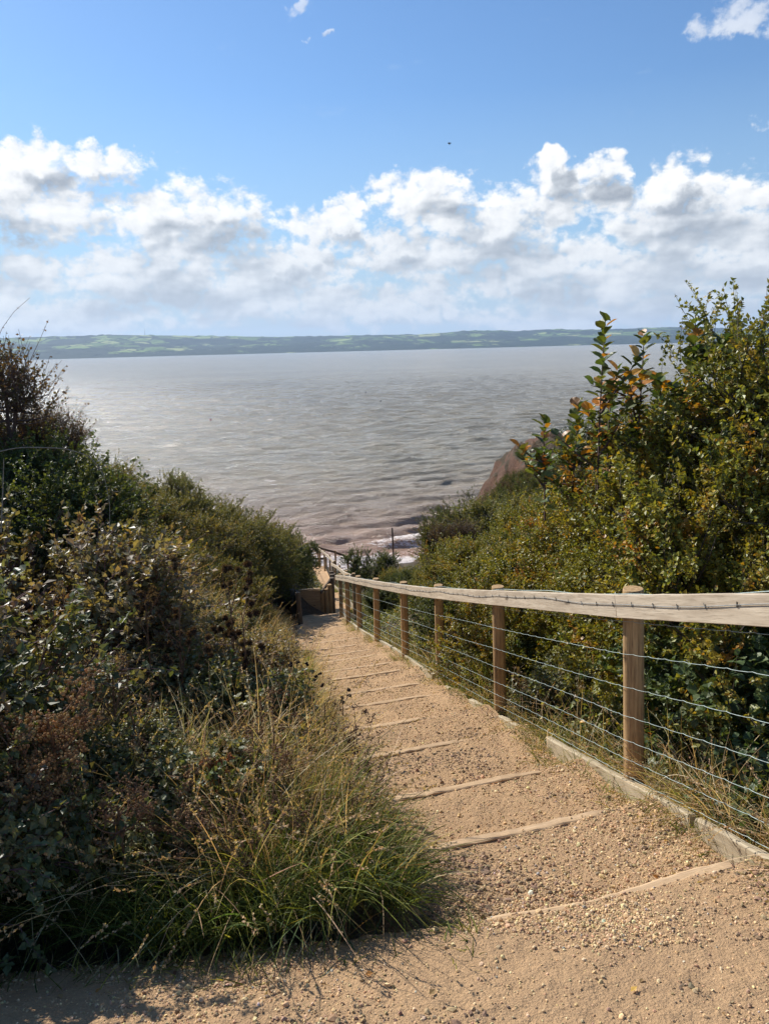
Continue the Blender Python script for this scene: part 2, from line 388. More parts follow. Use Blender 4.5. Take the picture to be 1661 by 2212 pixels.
build_terrain()

def mat_path():
    m, w, b = newmat('sandy gravel'); tc = w.new('ShaderNodeTexCoord'); o = tc.outputs['Object']
    fine = w.noise(o, 210, 3, .7); mid = w.noise(o, 38, 5, .62); big = w.noise(o, 2.4, 5, .6)
    c = w.mix(w.mapr(big, .32, .68), (.68, .43, .215), (.50, .315, .16))
    c = w.mix(w.mapr(mid, .35, .7, 0, .55), c, (.34, .215, .12))
    c = w.mix(w.mapr(fine, .3, .75, 0, .45), c, (.66, .47, .29))
    v = w.new('ShaderNodeTexVoronoi'); w.l.new(o, v.inputs['Vector']); v.inputs['Scale'].default_value = 95
    c = w.mix(w.mapr(v.outputs['Distance'], .0, .5, .0, .30), c, (.22, .14, .085))
    w.l.new(c, b.inputs['Base Color']); b.inputs['Roughness'].default_value = .95; b.inputs['Specular IOR Level'].default_value = .15
    bp = w.new('ShaderNodeBump'); bp.inputs['Distance'].default_value = .016; bp.inputs['Strength'].default_value = 1.0
    h = w.math('ADD', w.math('MULTIPLY', fine, .5), w.math('SUBTRACT', w.math('MULTIPLY', mid, 1.2), w.math('MULTIPLY', v.outputs['Distance'], .25)))
    w.l.new(h, bp.inputs['Height']); w.l.new(bp.outputs[0], b.inputs['Normal']); return m
def zpath(X, Y):
    z = zstep(X, Y)
    s = sph(X, Y)
    rough = -.012 + .012 * fbm(X * 3.1, Y * 3.1, 21, 3) + .009 * fbm(X * 11, Y * 11, 31, 3) + .005 * fbm(X * 38, Y * 38, 41, 2)
    u = (X - Lx(Y)) / np.maximum(Rx(Y) - Lx(Y), .5)
    side = .035 * sstep(.78, 1.0, u) * sstep(2.2, 3, Y) + .05 * sstep(.22, -.1, u) * sstep(2.4, 3.2, Y)
    return z + rough * np.interp(Y, [0, 6, 20], [1, 1, .5]) + side
def build_path():
    ys = [-2.6]
    while ys[-1] < 46.6: ys.append(ys[-1] + (.03 if ys[-1] < 1.0 else .011 * max(1, ys[-1] / 2.6)))
    ys = np.array(ys); nc = 330
    u = np.linspace(0, 1, nc)
    wl = sstep(2.5, 3.2, ys); wr = sstep(1.25, 1.7, ys)
    xl = np.interp(wl, [0, 1], [0, 1]) * (Lx(ys) - .22) + (1 - wl) * -6.0
    xr = wr * (Rx(ys) + .035) + (1 - wr) * 4.2
    # keep the view's part of the wide clearing finely meshed
    uu = np.where(u < .12, u / .12, 1)[None] * 0
    X = xl[:, None] + (xr - xl)[:, None] * u[None]
    wide = (1 - wl)[:, None]
    mid = np.interp(u, [0, .08, .9, 1], [-6, -1.7, 2.0, 4.2])[None]
    X = X * (1 - wide) + wide * np.clip(mid, -9, xr[:, None])
    Y = ys[:, None] + 0 * X
    Z = zpath(X, Y)
    me = mesh_np('path', np.stack([X, Y, Z], -1), grid_faces(len(ys), nc), smooth=True)
    o = link('path', me, mat_path(), loc=(0, 0, H)); tag(o, kind='structure')
build_path()

# ------------------------------------------------------------------ gravel (loose stones)
def ico():
    import bmesh
    bm = bmesh.new(); bmesh.ops.create_icosphere(bm, subdivisions=1, radius=1)
    V = np.array([v.co[:] for v in bm.verts]); F = np.array([[v.index for v in f.verts] for f in bm.faces]); bm.free(); return V, F
IV, IF = ico()
def mat_stone():
    m, w, b = newmat('pebble'); a = w.new('ShaderNodeAttribute', attribute_name='tint'); tc = w.new('ShaderNodeTexCoord')
    n = w.mapr(w.noise(tc.outputs['Object'], 160, 3), .3, .7, .8, 1.2)
    w.l.new(w.mix(1.0, a.outputs['Color'], n, 'MULTIPLY'), b.inputs['Base Color']); b.inputs['Roughness'].default_value = .8; return m
def build_clods():
    r = np.random.default_rng(9); n = 60000
    Y = 1.3 + 9 * r.uniform(size=n) ** 1.7; X = np.where(Y > 2.4, Lx(Y) + (Rx(Y) - Lx(Y)) * r.uniform(0, 1, n), r.uniform(-1.8, 1.7, n))
    k = fbm(X * 2.1, Y * 2.6, 61, 4, .6) > .10 + .30 * r.uniform(size=n); X, Y = X[k], Y[k]; n = len(X)
    sz = np.clip(r.lognormal(-5.5, .5, n), .0025, .013); P = np.stack([X, Y, zpath(X, Y) + sz * .15], 1)
    V = P[:, None] + IV[None] * (1 + r.uniform(-.35, .35, (n, 12, 1))) * (sz[:, None] * r.uniform(.6, 1.4, (n, 3)) * [1, 1, .75])[:, None]
    F = (IF[None] + (np.arange(n) * 12)[:, None, None]).reshape(-1, 3)
    C = palette(n, [(.24, .155, .085), (.33, .215, .12), (.17, .11, .065)], [3, 3, 1.5], .18, r)
    tag(link('soil_crumbs', mesh_np('soil_crumbs', V, F, np.repeat(C, 12, 0)), mat_stone(), loc=(0, 0, H)), 'dark crumbs of scuffed soil scattered in patches on the path', 'soil', kind='stuff')
    n = 150; Y = 1.5 + 8 * r.uniform(size=n) ** 1.3; X = np.where(Y > 2.4, Lx(Y) + (Rx(Y) - Lx(Y)) * np.where(r.uniform(size=n) < .5, r.uniform(0, .12, n), r.uniform(.75, 1, n)), r.uniform(-1.6, 1.5, n))
    P = np.stack([X, Y, zpath(X, Y) + .006], 1)
    V, F, C = scatter(P, unit(r, n) * [1, 1, .2], nrm(unit(r, n) * .35 + [0, 0, 1]), r.uniform(.012, .028, n), palette(n, [(.35, .17, .05), (.25, .15, .07), (.45, .30, .08)], [1, 2, 1], .2, r))
    tag(link('fallen_leaves', mesh_np('fallen_leaves', V, F, C), M_DRY, loc=(0, 0, H)), 'a few small brown and orange leaves lying on the path', 'leaves', kind='stuff')
def unit(r, n): return nrm(r.normal(size=(n, 3)))
def build_gravel():
    r = np.random.default_rng(3)
    def inpath(n, ymin, ymax, bias):
        Y = r.uniform(0, 1, n) ** 1.6 * (ymax - ymin) + ymin
        u = r.uniform(-.05, 1.0, n) ** (1 if not bias else .38)
        u = np.where(np.isnan(u), .5, u)
        return Lx(Y) + u * (Rx(Y) - Lx(Y)), Y
    X1, Y1 = inpath(30000, 2.1, 13, False); X2, Y2 = inpath(44000, 2.0, 15, True)
    X3 = r.uniform(-1.7, 2.0, 62000); Y3 = r.uniform(1.25, 2.6, 62000)
    X = np.concatenate([X1, X2, X3]); Y = np.concatenate([Y1, Y2, Y3])
    cl = fbm(X * 1.7, Y * 1.7, 55, 3); keep = (r.uniform(size=len(X)) < np.clip(.5 + 2.0 * cl + .5 * (np.arange(len(X)) > 30000) * (np.arange(len(X)) < 74000), .12, 1))
    X, Y = X[keep], Y[keep]; n = len(X)
    sz = np.clip(r.lognormal(-5.8, .46, n), .0014, .011) * np.where(r.uniform(size=n) < .012, 1.8, 1) * np.where((Y < 2.6) & (r.uniform(size=n) < .35), .75, 1)
    P = np.stack([X, Y, zpath(X, Y) + sz * .25], 1)
    # random rotation frames and squash
    A = nrm(r.normal(size=(n, 3))); Bv = nrm(np.cross(A, r.normal(size=(n, 3)))); Cv = np.cross(A, Bv)
    sc = r.uniform(.6, 1.25, (n, 3)) * sz[:, None]
    tv = IV[None] * (1 + r.uniform(-.18, .18, (n, 12, 1)))
    V = P[:, None] + tv[..., 0:1] * (A * sc[:, 0:1])[:, None] + tv[..., 1:2] * (Bv * sc[:, 1:2])[:, None] + tv[..., 2:3] * (Cv * sc[:, 2:3])[:, None]
    F = (IF[None] + (np.arange(n) * 12)[:, None, None]).reshape(-1, 3)
    C = palette(n, [(.60, .41, .205), (.47, .31, .16), (.68, .49, .27), (.30, .20, .12), (.36, .34, .31), (.58, .50, .38)], [5, 4, 3, 1.5, .08, .2], .18, r)
    me = mesh_np('gravel', V, F, np.repeat(C, 12, 0), smooth=False)
    tag(link('gravel', me, mat_stone(), loc=(0, 0, H)), 'loose sandy gravel and small stones strewn over the path', 'gravel', kind='stuff')
build_gravel(); build_clods()

# ------------------------------------------------------------------ timber builders
def box_np(L, W, T, nseg=1, wob=0, rng=None, bev=.004, x0=0):
    """bevelled box along +X from x0, width along Y, thickness along Z, top at z=0; cross-section is an octagon"""
    b = min(bev, W / 4, T / 4)
    cs = np.array([(-W / 2 + b, 0), (W / 2 - b, 0), (W / 2, -b), (W / 2, -T + b), (W / 2 - b, -T), (-W / 2 + b, -T), (-W / 2, -T + b), (-W / 2, -b)])
    xs = np.linspace(0, L, nseg + 1) + x0; k = 8
    V = np.zeros((nseg + 1, k, 3)); V[..., 0] = xs[:, None]; V[..., 1:] = cs[None]
    if wob:
        rng = rng or RNG
        V[..., 1:] += rng.normal(0, wob, (nseg + 1, k, 2))
    idx = np.arange((nseg + 1) * k).reshape(nseg + 1, k)
    F = np.stack([idx[:-1], np.roll(idx[:-1], -1, 1), np.roll(idx[1:], -1, 1), idx[1:]], -1).reshape(-1, 4)
    return V.reshape(-1, 3), F[:, ::-1], [idx[0][None], idx[-1][None, ::-1]]
def board(name, A, Bp, W, T, mat, parent=None, nseg=14, wob=.0015, bev=.005, seed=0, roll=0, up=Vector((0, 0, 1))):
    """a plank from A to B (top face up); W is across, T down"""
    A = Vector(A); Bp = Vector(Bp); d = Bp - A; L = d.length
    V, F, caps = box_np(L, W, T, nseg, wob, np.random.default_rng(seed + 11), bev)
    me = mesh_np(name, V, [F] + caps)
    o = link(name, me, mat, parent)
    x = d.normalized(); y = up.cross(x).normalized(); z = x.cross(y)
    m = Matrix((x, y, z)).transposed().to_4x4(); m.translation = A
    if roll: m = m @ Matrix.Rotation(roll, 4, 'X')
    if parent is not None: m = parent.matrix_basis.inverted() @ m
    o.matrix_local = m
    return o
def rail_poly(name, pts, W, T, mat, parent, seed=0, bev=.005):
    rg = np.random.default_rng(seed + 400); bev = .0025
    A = pts[0]; Bp = pts[-1]; L = (Bp - A).length; d = (Bp - A).normalized(); y = Vector((0, 0, 1)).cross(d).normalized(); z = d.cross(y)
    n = 25; V, F, caps = box_np(L - .004, W, T, n - 1, 0, None, bev); V = V.reshape(n, 8, 3)
    loc = np.array([((p - A).dot(d), (p - A).dot(y), (p - A).dot(z)) for p in pts])
    x = V[:, 0, 0]; oy = np.interp(x, loc[:, 0], loc[:, 1]); oz = np.interp(x, loc[:, 0], loc[:, 2])
    V[..., 1] += oy[:, None]; V[..., 2] += oz[:, None] + rg.normal(0, .0007, (n, 1))
    o = link(name, mesh_np(name, V.reshape(-1, 3), [F] + caps), mat, parent)
    m = Matrix((d, y, z)).transposed().to_4x4(); m.translation = A
    o.matrix_local = parent.matrix_basis.inverted() @ m; return o
def round_post(name, base, height, r, mat, parent=None, lean=(0, 0), seed=0, sides=20, below=.25):
    rg = np.random.default_rng(seed + 91)
    xs = np.array([-below, 0, height * .3, height * .6, height - .012, height - .001, height])
    rr = r * np.array([1.02, 1.01, 1, .99, .985, .95, .86])
    an = np.arange(sides) * 2 * np.pi / sides
    out = 1 + .012 * np.sin(an * 3 + seed) + rg.normal(0, .006, sides)
    V = np.zeros((len(xs), sides, 3)); V[..., 0] = xs[:, None]; V[..., 1] = rr[:, None] * np.cos(an) * out; V[..., 2] = rr[:, None] * np.sin(an) * out
    idx = np.arange(len(xs) * sides).reshape(len(xs), sides)
    F = np.stack([idx[:-1], np.roll(idx[:-1], -1, 1), np.roll(idx[1:], -1, 1), idx[1:]], -1).reshape(-1, 4)
    me = mesh_np(name, V, [F, idx[-1][None]]); 
    me.polygons.foreach_set('use_smooth', np.concatenate([np.ones(len(F), bool), [False]])); me.update()
    o = link(name, me, mat, parent)
    ax = Vector((lean[0], lean[1], 1)).normalized(); y = Vector((0, 1, 0)); z = ax.cross(y).normalized(); y = z.cross(ax)
    m = Matrix((ax, y, z)).transposed().to_4x4(); m.translation = Vector(base)
    if parent is not None: m = parent.matrix_basis.inverted() @ m
    o.matrix_local = m; return o
def wire_obj(name, polys, r, mat, parent, sides=4):
    pl = Pile()
    for P in polys:
        P = np.array(P, float)[None]; V, F, _ = tubes(P, np.full(P.shape[:2], r if np.isscalar(r) else r), sides); pl.add(V, F)
    me = pl.mesh(name); o = link(name, me, mat, parent)
    o.matrix_local = parent.matrix_basis.inverted() if parent is not None else Matrix(); return o

# ------------------------------------------------------------------ main fence beside the steps
RW = lambda v: Vector((v[0], v[1], v[2] + H))
POSTS = [(1.68, 1.35), (1.34, 3.64), (.97, 5.91), (.62, 8.14), (.25, 9.92), (-.18, 12.01), (-.56, 14.15), (-.89, 15.95), (-1.16, 17.75)]
LEAN = [-.06, -.052, -.028, -.014, -.004, .006, .0, .004, .008]
def fence_main():
    f = empty('path_fence', put(1.34, 3.64), 'long timber post and rail fence with wire netting beside the near steps', 'fence')
    bz = []
    for i, (x, y) in enumerate(POSTS):
        b = zp0(y) - .02 + (.075 if i == 0 else 0); bz.append(b)
        round_post('post', (x, y, b + H), 1.215, .054 if i < 8 else .05, M_POST, f, lean=(LEAN[i], .0), seed=i)
    # rails: planks nailed on the path side
    tops = [Vector((x - .082 + LEAN[i] * 1.15, y - .01, bz[i] + 1.185 + H)) for i, (x, y) in enumerate(POSTS)]
    tops[0] = tops[0] + Vector((0, 0, .0))
    last = tops[-1] + (tops[-1] - tops[-2]) * .18
    tops[0].z = tops[1].z + .785; ext = tops[0] + (tops[0] - tops[1]) * .05
    pts = [ext] + tops[1:-1] + [last]
    for k, (i0, i1) in enumerate([(0, 1), (1, 3), (3, 5), (5, len(pts) - 1)]):
        rail_poly('rail', [pts[i] for i in range(i0, i1 + 1)], .044, .118, M_RAIL, f, seed=k)
    # stock netting: crimped line wires and upright stay wires
    lv = [.148, .247, .358, .50, .667, .853, 1.035]
    polys = []; stays = []
    r = random.Random(5)
    for i in range(len(POSTS) - 1):
        (x0, y0), (x1, y1) = POSTS[i], POSTS[i + 1]
        n = int(round(math.hypot(x1 - x0, y1 - y0) / .15)); 
        sag = [r.uniform(-.012, .012) for _ in lv]
        for k, h in enumerate(lv):
            P = []
            m = n * 6
            for j in range(m + 1):
                t = j / m; ph = (t * n) % 1.0
                cr = .0045 * math.sin(ph * 2 * math.pi) * (1 if ph < .33 else .15)
                P.append((x0 + (x1 - x0) * t - .066 + (LEAN[i] + (LEAN[i + 1] - LEAN[i]) * t) * h, y0 + (y1 - y0) * t, bz[i] + (bz[i + 1] - bz[i]) * t + h + H + sag[k] * math.sin(math.pi * t) + cr))
            polys.append(P)
        for j in range(n):
            t = j / n; x = x0 + (x1 - x0) * t - .066; y = y0 + (y1 - y0) * t; z = bz[i] + (bz[i + 1] - bz[i]) * t + H
            jx = r.uniform(-.008, .008); jy = r.uniform(-.01, .01)
            lh = LEAN[i] + (LEAN[i + 1] - LEAN[i]) * t; stays.append([(x + jx * q + lh * hh, y + jy * q * (1 if q % 2 else -1), z + hh) for q, hh in enumerate([.10] + lv[1:-1] + [1.045])])
    nt = wire_obj('wire_netting', polys, .0014, M_WIRE, f); wire_obj('stay_wires', stays, .0014, M_WIRE, nt)
    nt2 = f.children[-1]
    # barbed wire stapled along the rail's outer edge
    P = []; barbs = []
    tot = 0
    for i in range(len(pts) - 1):
        a, b = pts[i], pts[i + 1]; m = 24
        for j in range(m):
            t = j / m; q = a.lerp(b, t); s = (i * m + j)
            pd = (b - a).cross(Vector((0, 0, 1))).normalized() * -.027; dz = -.047 + .009 * math.sin(s * .21) + .005 * math.sin(s * .57 + 1)
            P.append((q.x + pd.x, q.y + pd.y, q.z + dz))
            if j % 2 == 0:
                for sg in (0, 1):
                    an = r.uniform(0, 3.1)
                    c = Vector((q.x + pd.x, q.y + pd.y + sg * .006, q.z + dz)); d = Vector((-.25, math.cos(an), math.sin(an) + .6)).normalized() * .012
                    barbs.append([tuple(c - d), tuple(c), tuple(c + d)])
    wire_obj('barbed_wire', [P] + barbs, .0019, M_BARB, f)
    P2 = [(p[0] + .035, p[1], p[2] + .047 + .004 * math.sin(i * .33) + .004) for i, p in enumerate(P)]
    wire_obj('top_wire', [P2], .0022, M_WIRE, f)
    # faint grading stamp on the nearest rail's face
    a, b = pts[0], pts[1]; d = (b - a).normalized()
    cpt = a.lerp(b, .50); nx = d.cross(Vector((0, 0, 1))).normalized() * -1     # towards the path
    zup = d.cross(nx).normalized(); zup = zup if zup.z > 0 else -zup
    c0 = cpt + nx * .0262 - zup * .062
    hw, hh = .029, .046; lines = []
    def q(u, v): return tuple(c0 + d * u + zup * v)
    for e in ([(-hw, -hh), (hw, -hh)], [(hw, -hh), (hw, hh)], [(hw, hh), (-hw, hh)], [(-hw, hh), (-hw, -hh)]): lines.append([q(*e[0]), q(*e[1])])
    st = wire_obj('grading_stamp', lines, .0007, M_INK, f)
    cu = bpy.data.curves.new('stamp_text', 'FONT'); cu.body = 'C24'; cu.size = .016; cu.extrude = .0003
    tmp = bpy.data.objects.new('tmp', cu); COL.objects.link(tmp); bpy.context.view_layer.update()
    tm = bpy.data.meshes.new_from_object(tmp.evaluated_get(bpy.context.evaluated_depsgraph_get())); bpy.data.objects.remove(tmp)
    tm.materials.clear(); tm.materials.append(M_INK)
    to = bpy.data.objects.new('stamp_text', tm); COL.objects.link(to); to.parent = st
    right = -zup; upv = -d                      # lettering reads downwards
    n = nx
    mm = Matrix((right, n.cross(right) , n)).transposed().to_4x4(); mm.translation = Vector(q(.024, .006)) 
    to.matrix_parent_inverse = Matrix(); to.matrix_local = st.matrix_local.inverted() @ (f.matrix_basis.inverted() @ mm)
fence_main()

def fence_simple(name, label, pts, hgt, rails, rad_post=.05, wires=True, seed=0, lower=None, mat=None):
    """pts: (x, y, ground z)"""
    mat = mat or M_RAIL
    f = empty(name, (pts[0][0], pts[0][1], pts[0][2] + H), label, 'fence')
    for i, (x, y, z) in enumerate(pts): round_post('post', (x, y, z + H), hgt + .04, rad_post, M_POST, f, seed=seed + i, sides=12)
    for i in range(len(pts) - 1):
        for rl in rails:
            a = Vector((pts[i][0] - .07, pts[i][1], pts[i][2] + H + hgt * rl)); b = Vector((pts[i + 1][0] - .07, pts[i + 1][1], pts[i + 1][2] + H + hgt * rl))
            board('rail', a, b, .05, .13, mat, f, nseg=3, seed=seed + i)
    if wires:
        polys = []
        for i in range(len(pts) - 1):
            for h in (.15, .3, .45, .6, .78, .95):
                polys.append([(pts[i + s][0] - .06, pts[i + s][1], pts[i + s][2] + H + h * hgt) for s in (0, 1)])
            for j in range(12):
                t = j / 12; q = [pts[i][k] + (pts[i + 1][k] - pts[i][k]) * t for k in range(3)]
                polys.append([(q[0] - .06, q[1], q[2] + H + .12), (q[0] - .06, q[1], q[2] + H + .98 * hgt)])
        wire_obj('wire_netting', polys, .002, M_WIRE, f, 3)
    return f
def gp(px, py, Y):   # photo point at forward distance Y
    v = atY(px, py, Y); return v
fence_simple('path_fence', 'middle fence run lower down the path beyond the log wall', [(gp(764, 1241, 20.4).x + .0, 20.4, -7.55), (gp(748, 1230, 24.5).x, 24.5, -8.72), (gp(733, 1220, 30).x, 30.0, -10.15), (gp(718, 1208, 36.3).x, 36.3, -11.85)], 1.2, [1.0], .055, seed=40)
fence_simple('path_fence', 'farthest fence run climbing into view above the surf', [(gp(723, 1207, 36.9).x, 36.9, -12.0), (gp(712, 1197, 40).x, 40, -12.55), (gp(700, 1187, 43).x, 43.0, -13.1), (gp(686, 1175, 46.3).x, 46.3, -13.72)], 1.25, [1.0], .055, seed=60)
fence_simple('stair_handrail', 'dark handrail dropping right from the farthest fence to the beach', [(gp(690, 1175, 46.5).x, 46.5, -13.74), (gp(724, 1189, 46.9).x, 46.9, -14.15), (gp(751, 1204, 47.3).x, 47.3, -14.6), (gp(764, 1215, 47.6).x, 47.6, -15.0)], 1.2, [1.0], .06, False, seed=70, mat=M_OLD)
fence_simple('landing_rail', 'short low rail left of the farthest fence by the dark bush', [(gp(672, 1205, 45).x, 45, -13.9), (gp(690, 1212, 45.2).x, 45.2, -14.0), (gp(705, 1216, 45.4).x, 45.4, -14.05)], 1.1, [1.0], .05, False, seed=75, mat=M_OLD)

# ------------------------------------------------------------------ step boards
ORD = ['nearest', 'second', 'third', 'fourth', 'fifth', 'sixth', 'seventh', 'eighth', 'ninth', 'tenth', 'eleventh', 'twelfth', 'thirteenth', 'fourteenth', 'fifteenth', 'sixteenth', 'seventeenth', 'eighteenth', 'nineteenth', 'twentieth', 'twenty-first', 'twenty-second', 'twenty-third', 'twenty-fourth']
STEPL = {0: 'nearest worn timber step edge, wide and curved, with a split knot', 1: 'second step edge from the bottom of the photo, half in bank shadow', 19: 'last step edge of the long flight, at the foot of the plank wall',
         20: 'first step edge beyond the log wall, lying in shade'}
# how far along its width each board shows (0 = left edge, 1 = right kerb)
VIS = [(.10, .92), (.08, .90), (.05, .80), (.0, .72), (.1, .68), (.0, .82), (.02, .9), (.0, .95), (.02, .93), (.0, .9), (.02, .82), (.0, .8), (.0, .92), (.0, .9), (.0, .97), (0, .97), (0, .97), (0, .98), (0, .98), (0, .99), (0, 1), (0, 1), (0, 1), (0, 1)]
def build_steps():
    for i, s in enumerate(STEPS):
        rg = np.random.default_rng(100 + i)
        xl = Lx(s) - .04; xr = Rx(s) - .02
        u0, u1 = VIS[i]
        xa = xl + (xr - xl) * u0; xb = xl + (xr - xl) * u1
        n = 26; t = np.linspace(0, 1, n); X = xa + (xb - xa) * t
        xc = (Lx(s) + Rx(s)) / 2; Yl = s + TILT * (X - xc)
        W = .050 if i else .075
        bowl = .02 * np.sin(t * np.pi) * (.8 if i == 0 else .1)
        Zt = zp0(np.full(n, s)) + .007 - .016 * sstep(.8, 1, t) - .012 * sstep(.2, 0, t) - (.022 if i == 0 else .008) * np.sin(t * np.pi) + rg.normal(0, .0018, n)
        wv = W * (1 + .12 * np.cumsum(rg.normal(0, .35, n)) / 9) * (1 - .35 * sstep(.8, 1, t) - .4 * sstep(.15, 0, t))
        if i == 0:
            wv *= 1 + .45 * np.exp(-((t - .12) / .1) ** 2) - .15 * np.exp(-((t - .45) / .05) ** 2); Yl = Yl + .02 * t ** 2
        c = np.stack([X, Yl - bowl, Zt], 1)
        V = np.zeros((n, 6, 3)); dx = np.array([-.26, .96, 0])
        prof = [(-.5, -.004), (-.35, 0), (.35, 0), (.5, -.006), (.5, -.17), (-.5, -.17)]
        for k, (a, zz) in enumerate(prof): V[:, k] = c + dx * (a * wv)[:, None] + np.array([0, 0, zz]) + rg.normal(0, .001, (n, 1)) * [0, 0, 1]
        idx = np.arange(n * 6).reshape(n, 6)
        F = np.stack([idx[:-1], np.roll(idx[:-1], -1, 1), np.roll(idx[1:], -1, 1), idx[1:]], -1).reshape(-1, 4)[:, ::-1]
        org = c[0].copy(); ang = math.atan2(TILT, 1)
        R = np.array([[math.cos(ang), math.sin(ang), 0], [-math.sin(ang), math.cos(ang), 0], [0, 0, 1]])
        V = (V.reshape(-1, 3) - org) @ R.T
        me = mesh_np('step_board', V, [F, idx[0][None], idx[-1][None, ::-1]])
        o = link('step_board', me, M_STEP, loc=(org[0], org[1], org[2] + H)); o.rotation_euler = (0, 0, ang)
        lab = STEPL.get(i) or ('%s timber step edge counted from the camera, between kerb and left bank' % ORD[i])
        tag(o, lab, 'step edge', 'timber edges of the path steps')
build_steps()
def build_kerbs():
    segs = [(1.7, 2.95, 'nearest pale kerb board, right of the broad nearest step'), (3.0, 4.72, 'long pale kerb board at the foot of the nearest visible post'), (5.05, 5.75, 'short kerb board half buried in gravel before the second post'), (5.95, 6.6, 'kerb board stub with weeds beside the second post'), (6.8, 7.5, 'kerb board piece poking from gravel just past the second post'),
            (8.1, 10.9, 'kerb board along the third and fourth posts'), (11.0, 13.9, 'kerb board with green weeds by the middle of the fence'), (13.95, 16.9, 'kerb board along the lower flight of narrow steps'), (16.95, 20.1, 'farthest kerb board at the foot of the long flight'), (20.9, 27.5, 'kerb board edging the lower path beyond the log wall'), (27.6, 36.2, 'far thin kerb board below the middle fence')]
    for i, (a, b, lab) in enumerate(segs):
        A = (float(Rx(a)) + .035, a, float(zp0(a)) + .09 + H); Bp = (float(Rx(b)) + .035, b, float(zp0(b)) + .09 + H)
        if i in (2, 3, 4): A = (A[0], A[1], A[2] - .035); Bp = (Bp[0], Bp[1], Bp[2] - .045)
        o = board('kerb_board', A, Bp, .042, .16, M_KERB, None, 12, .002, .006, seed=200 + i); tag(o, lab, 'kerb board', 'pale timber kerb boards along the fence')
build_kerbs()

# ------------------------------------------------------------------ timber retaining walls at the foot of the flight
def build_walls():
    w = empty('retaining_wall', (-2.15, 16.9, float(zp0(16.9)) + H), 'weathered grey board wall holding the left bank at the stair foot', 'retaining wall')
    A0, B0 = Vector((-2.10, 16.75, 0)), Vector((-2.74, 20.75, 0))
    for k, (top, T) in enumerate([(.76, .2), (.555, .2), (.35, .3)]):
        a = A0.copy(); b = B0.copy(); a.z = zp0(16.75) + top + H + .02; b.z = zp0(20.7) + top + H + (.06 if k == 0 else 0)
        board('plank', a, b, .06, T, M_OLD, w, 18, .005, .008, seed=300 + k)
    for k, t in enumerate([0.0, .22, .45, .68, .9]):
        q = A0.lerp(B0, t); z = float(zp0(q.y)) + H
        round_post('post', (q.x + (.02 if k == 0 else -.09), q.y - (.03 if k == 0 else 0), z - .1), .82 + (.06 if k == 0 else .1), .062, M_OLD, w, lean=(-.03, 0), seed=310 + k, sides=12)
    w2 = empty('retaining_wall', (-2.3, 20.85, -7.6 + H), 'pale stacked plank wall facing the camera at the stair foot', 'retaining wall')
    zb = -7.66 + H
    for k in range(4):
        a = Vector((-2.66, 20.88, zb + .175 * (k + 1) - .004 * k)); b = Vector((-1.98, 20.95, zb + .175 * (k + 1) - .004 * k))
        board('plank', a, b, .05, .168, M_PANEL, w2, 6, .002, .004, seed=330 + k)
    board('capping', Vector((-2.68, 20.87, zb + .735)), Vector((-1.97, 20.94, zb + .745)), .09, .03, M_PANEL, w2, 4, .001, seed=340)
    w3 = empty('log_wall', (-1.9, 20.95, -7.6 + H), 'row of upright round logs standing right of the stacked plank wall', 'log wall')
    for k, (x, y, h, r) in enumerate([(-1.93, 20.98, .60, .07), (-1.80, 21.0, .70, .065), (-1.70, 21.1, .80, .07), (-1.64, 21.35, .93, .07), (-1.66, 21.6, .96, .065), (-1.68, 21.85, .98, .065)]):
        round_post('log', (x, y, -7.66 + H), h, r, M_POST if k < 3 else M_OLD, w3, seed=350 + k, sides=12)
    board('capping', Vector((-1.95, 20.86, -7.66 + .66 + H)), Vector((-1.57, 21.7, -7.66 + .98 + H)), .05, .08, M_OLD, w3, 4, .004, seed=360)
build_walls()

# lone pole near the surf
pp = atY(851, 1216, 57); top = atY(849, 1140, 57)
o = round_post('beach_pole', (pp.x, 57, pp.z - 1.0 + H), (top.z - pp.z) + 1.0, .07, M_OLD, None, lean=(-.02, 0), seed=5, sides=10); tag(o, 'lone thin upright wooden pole standing before the surf', 'pole')

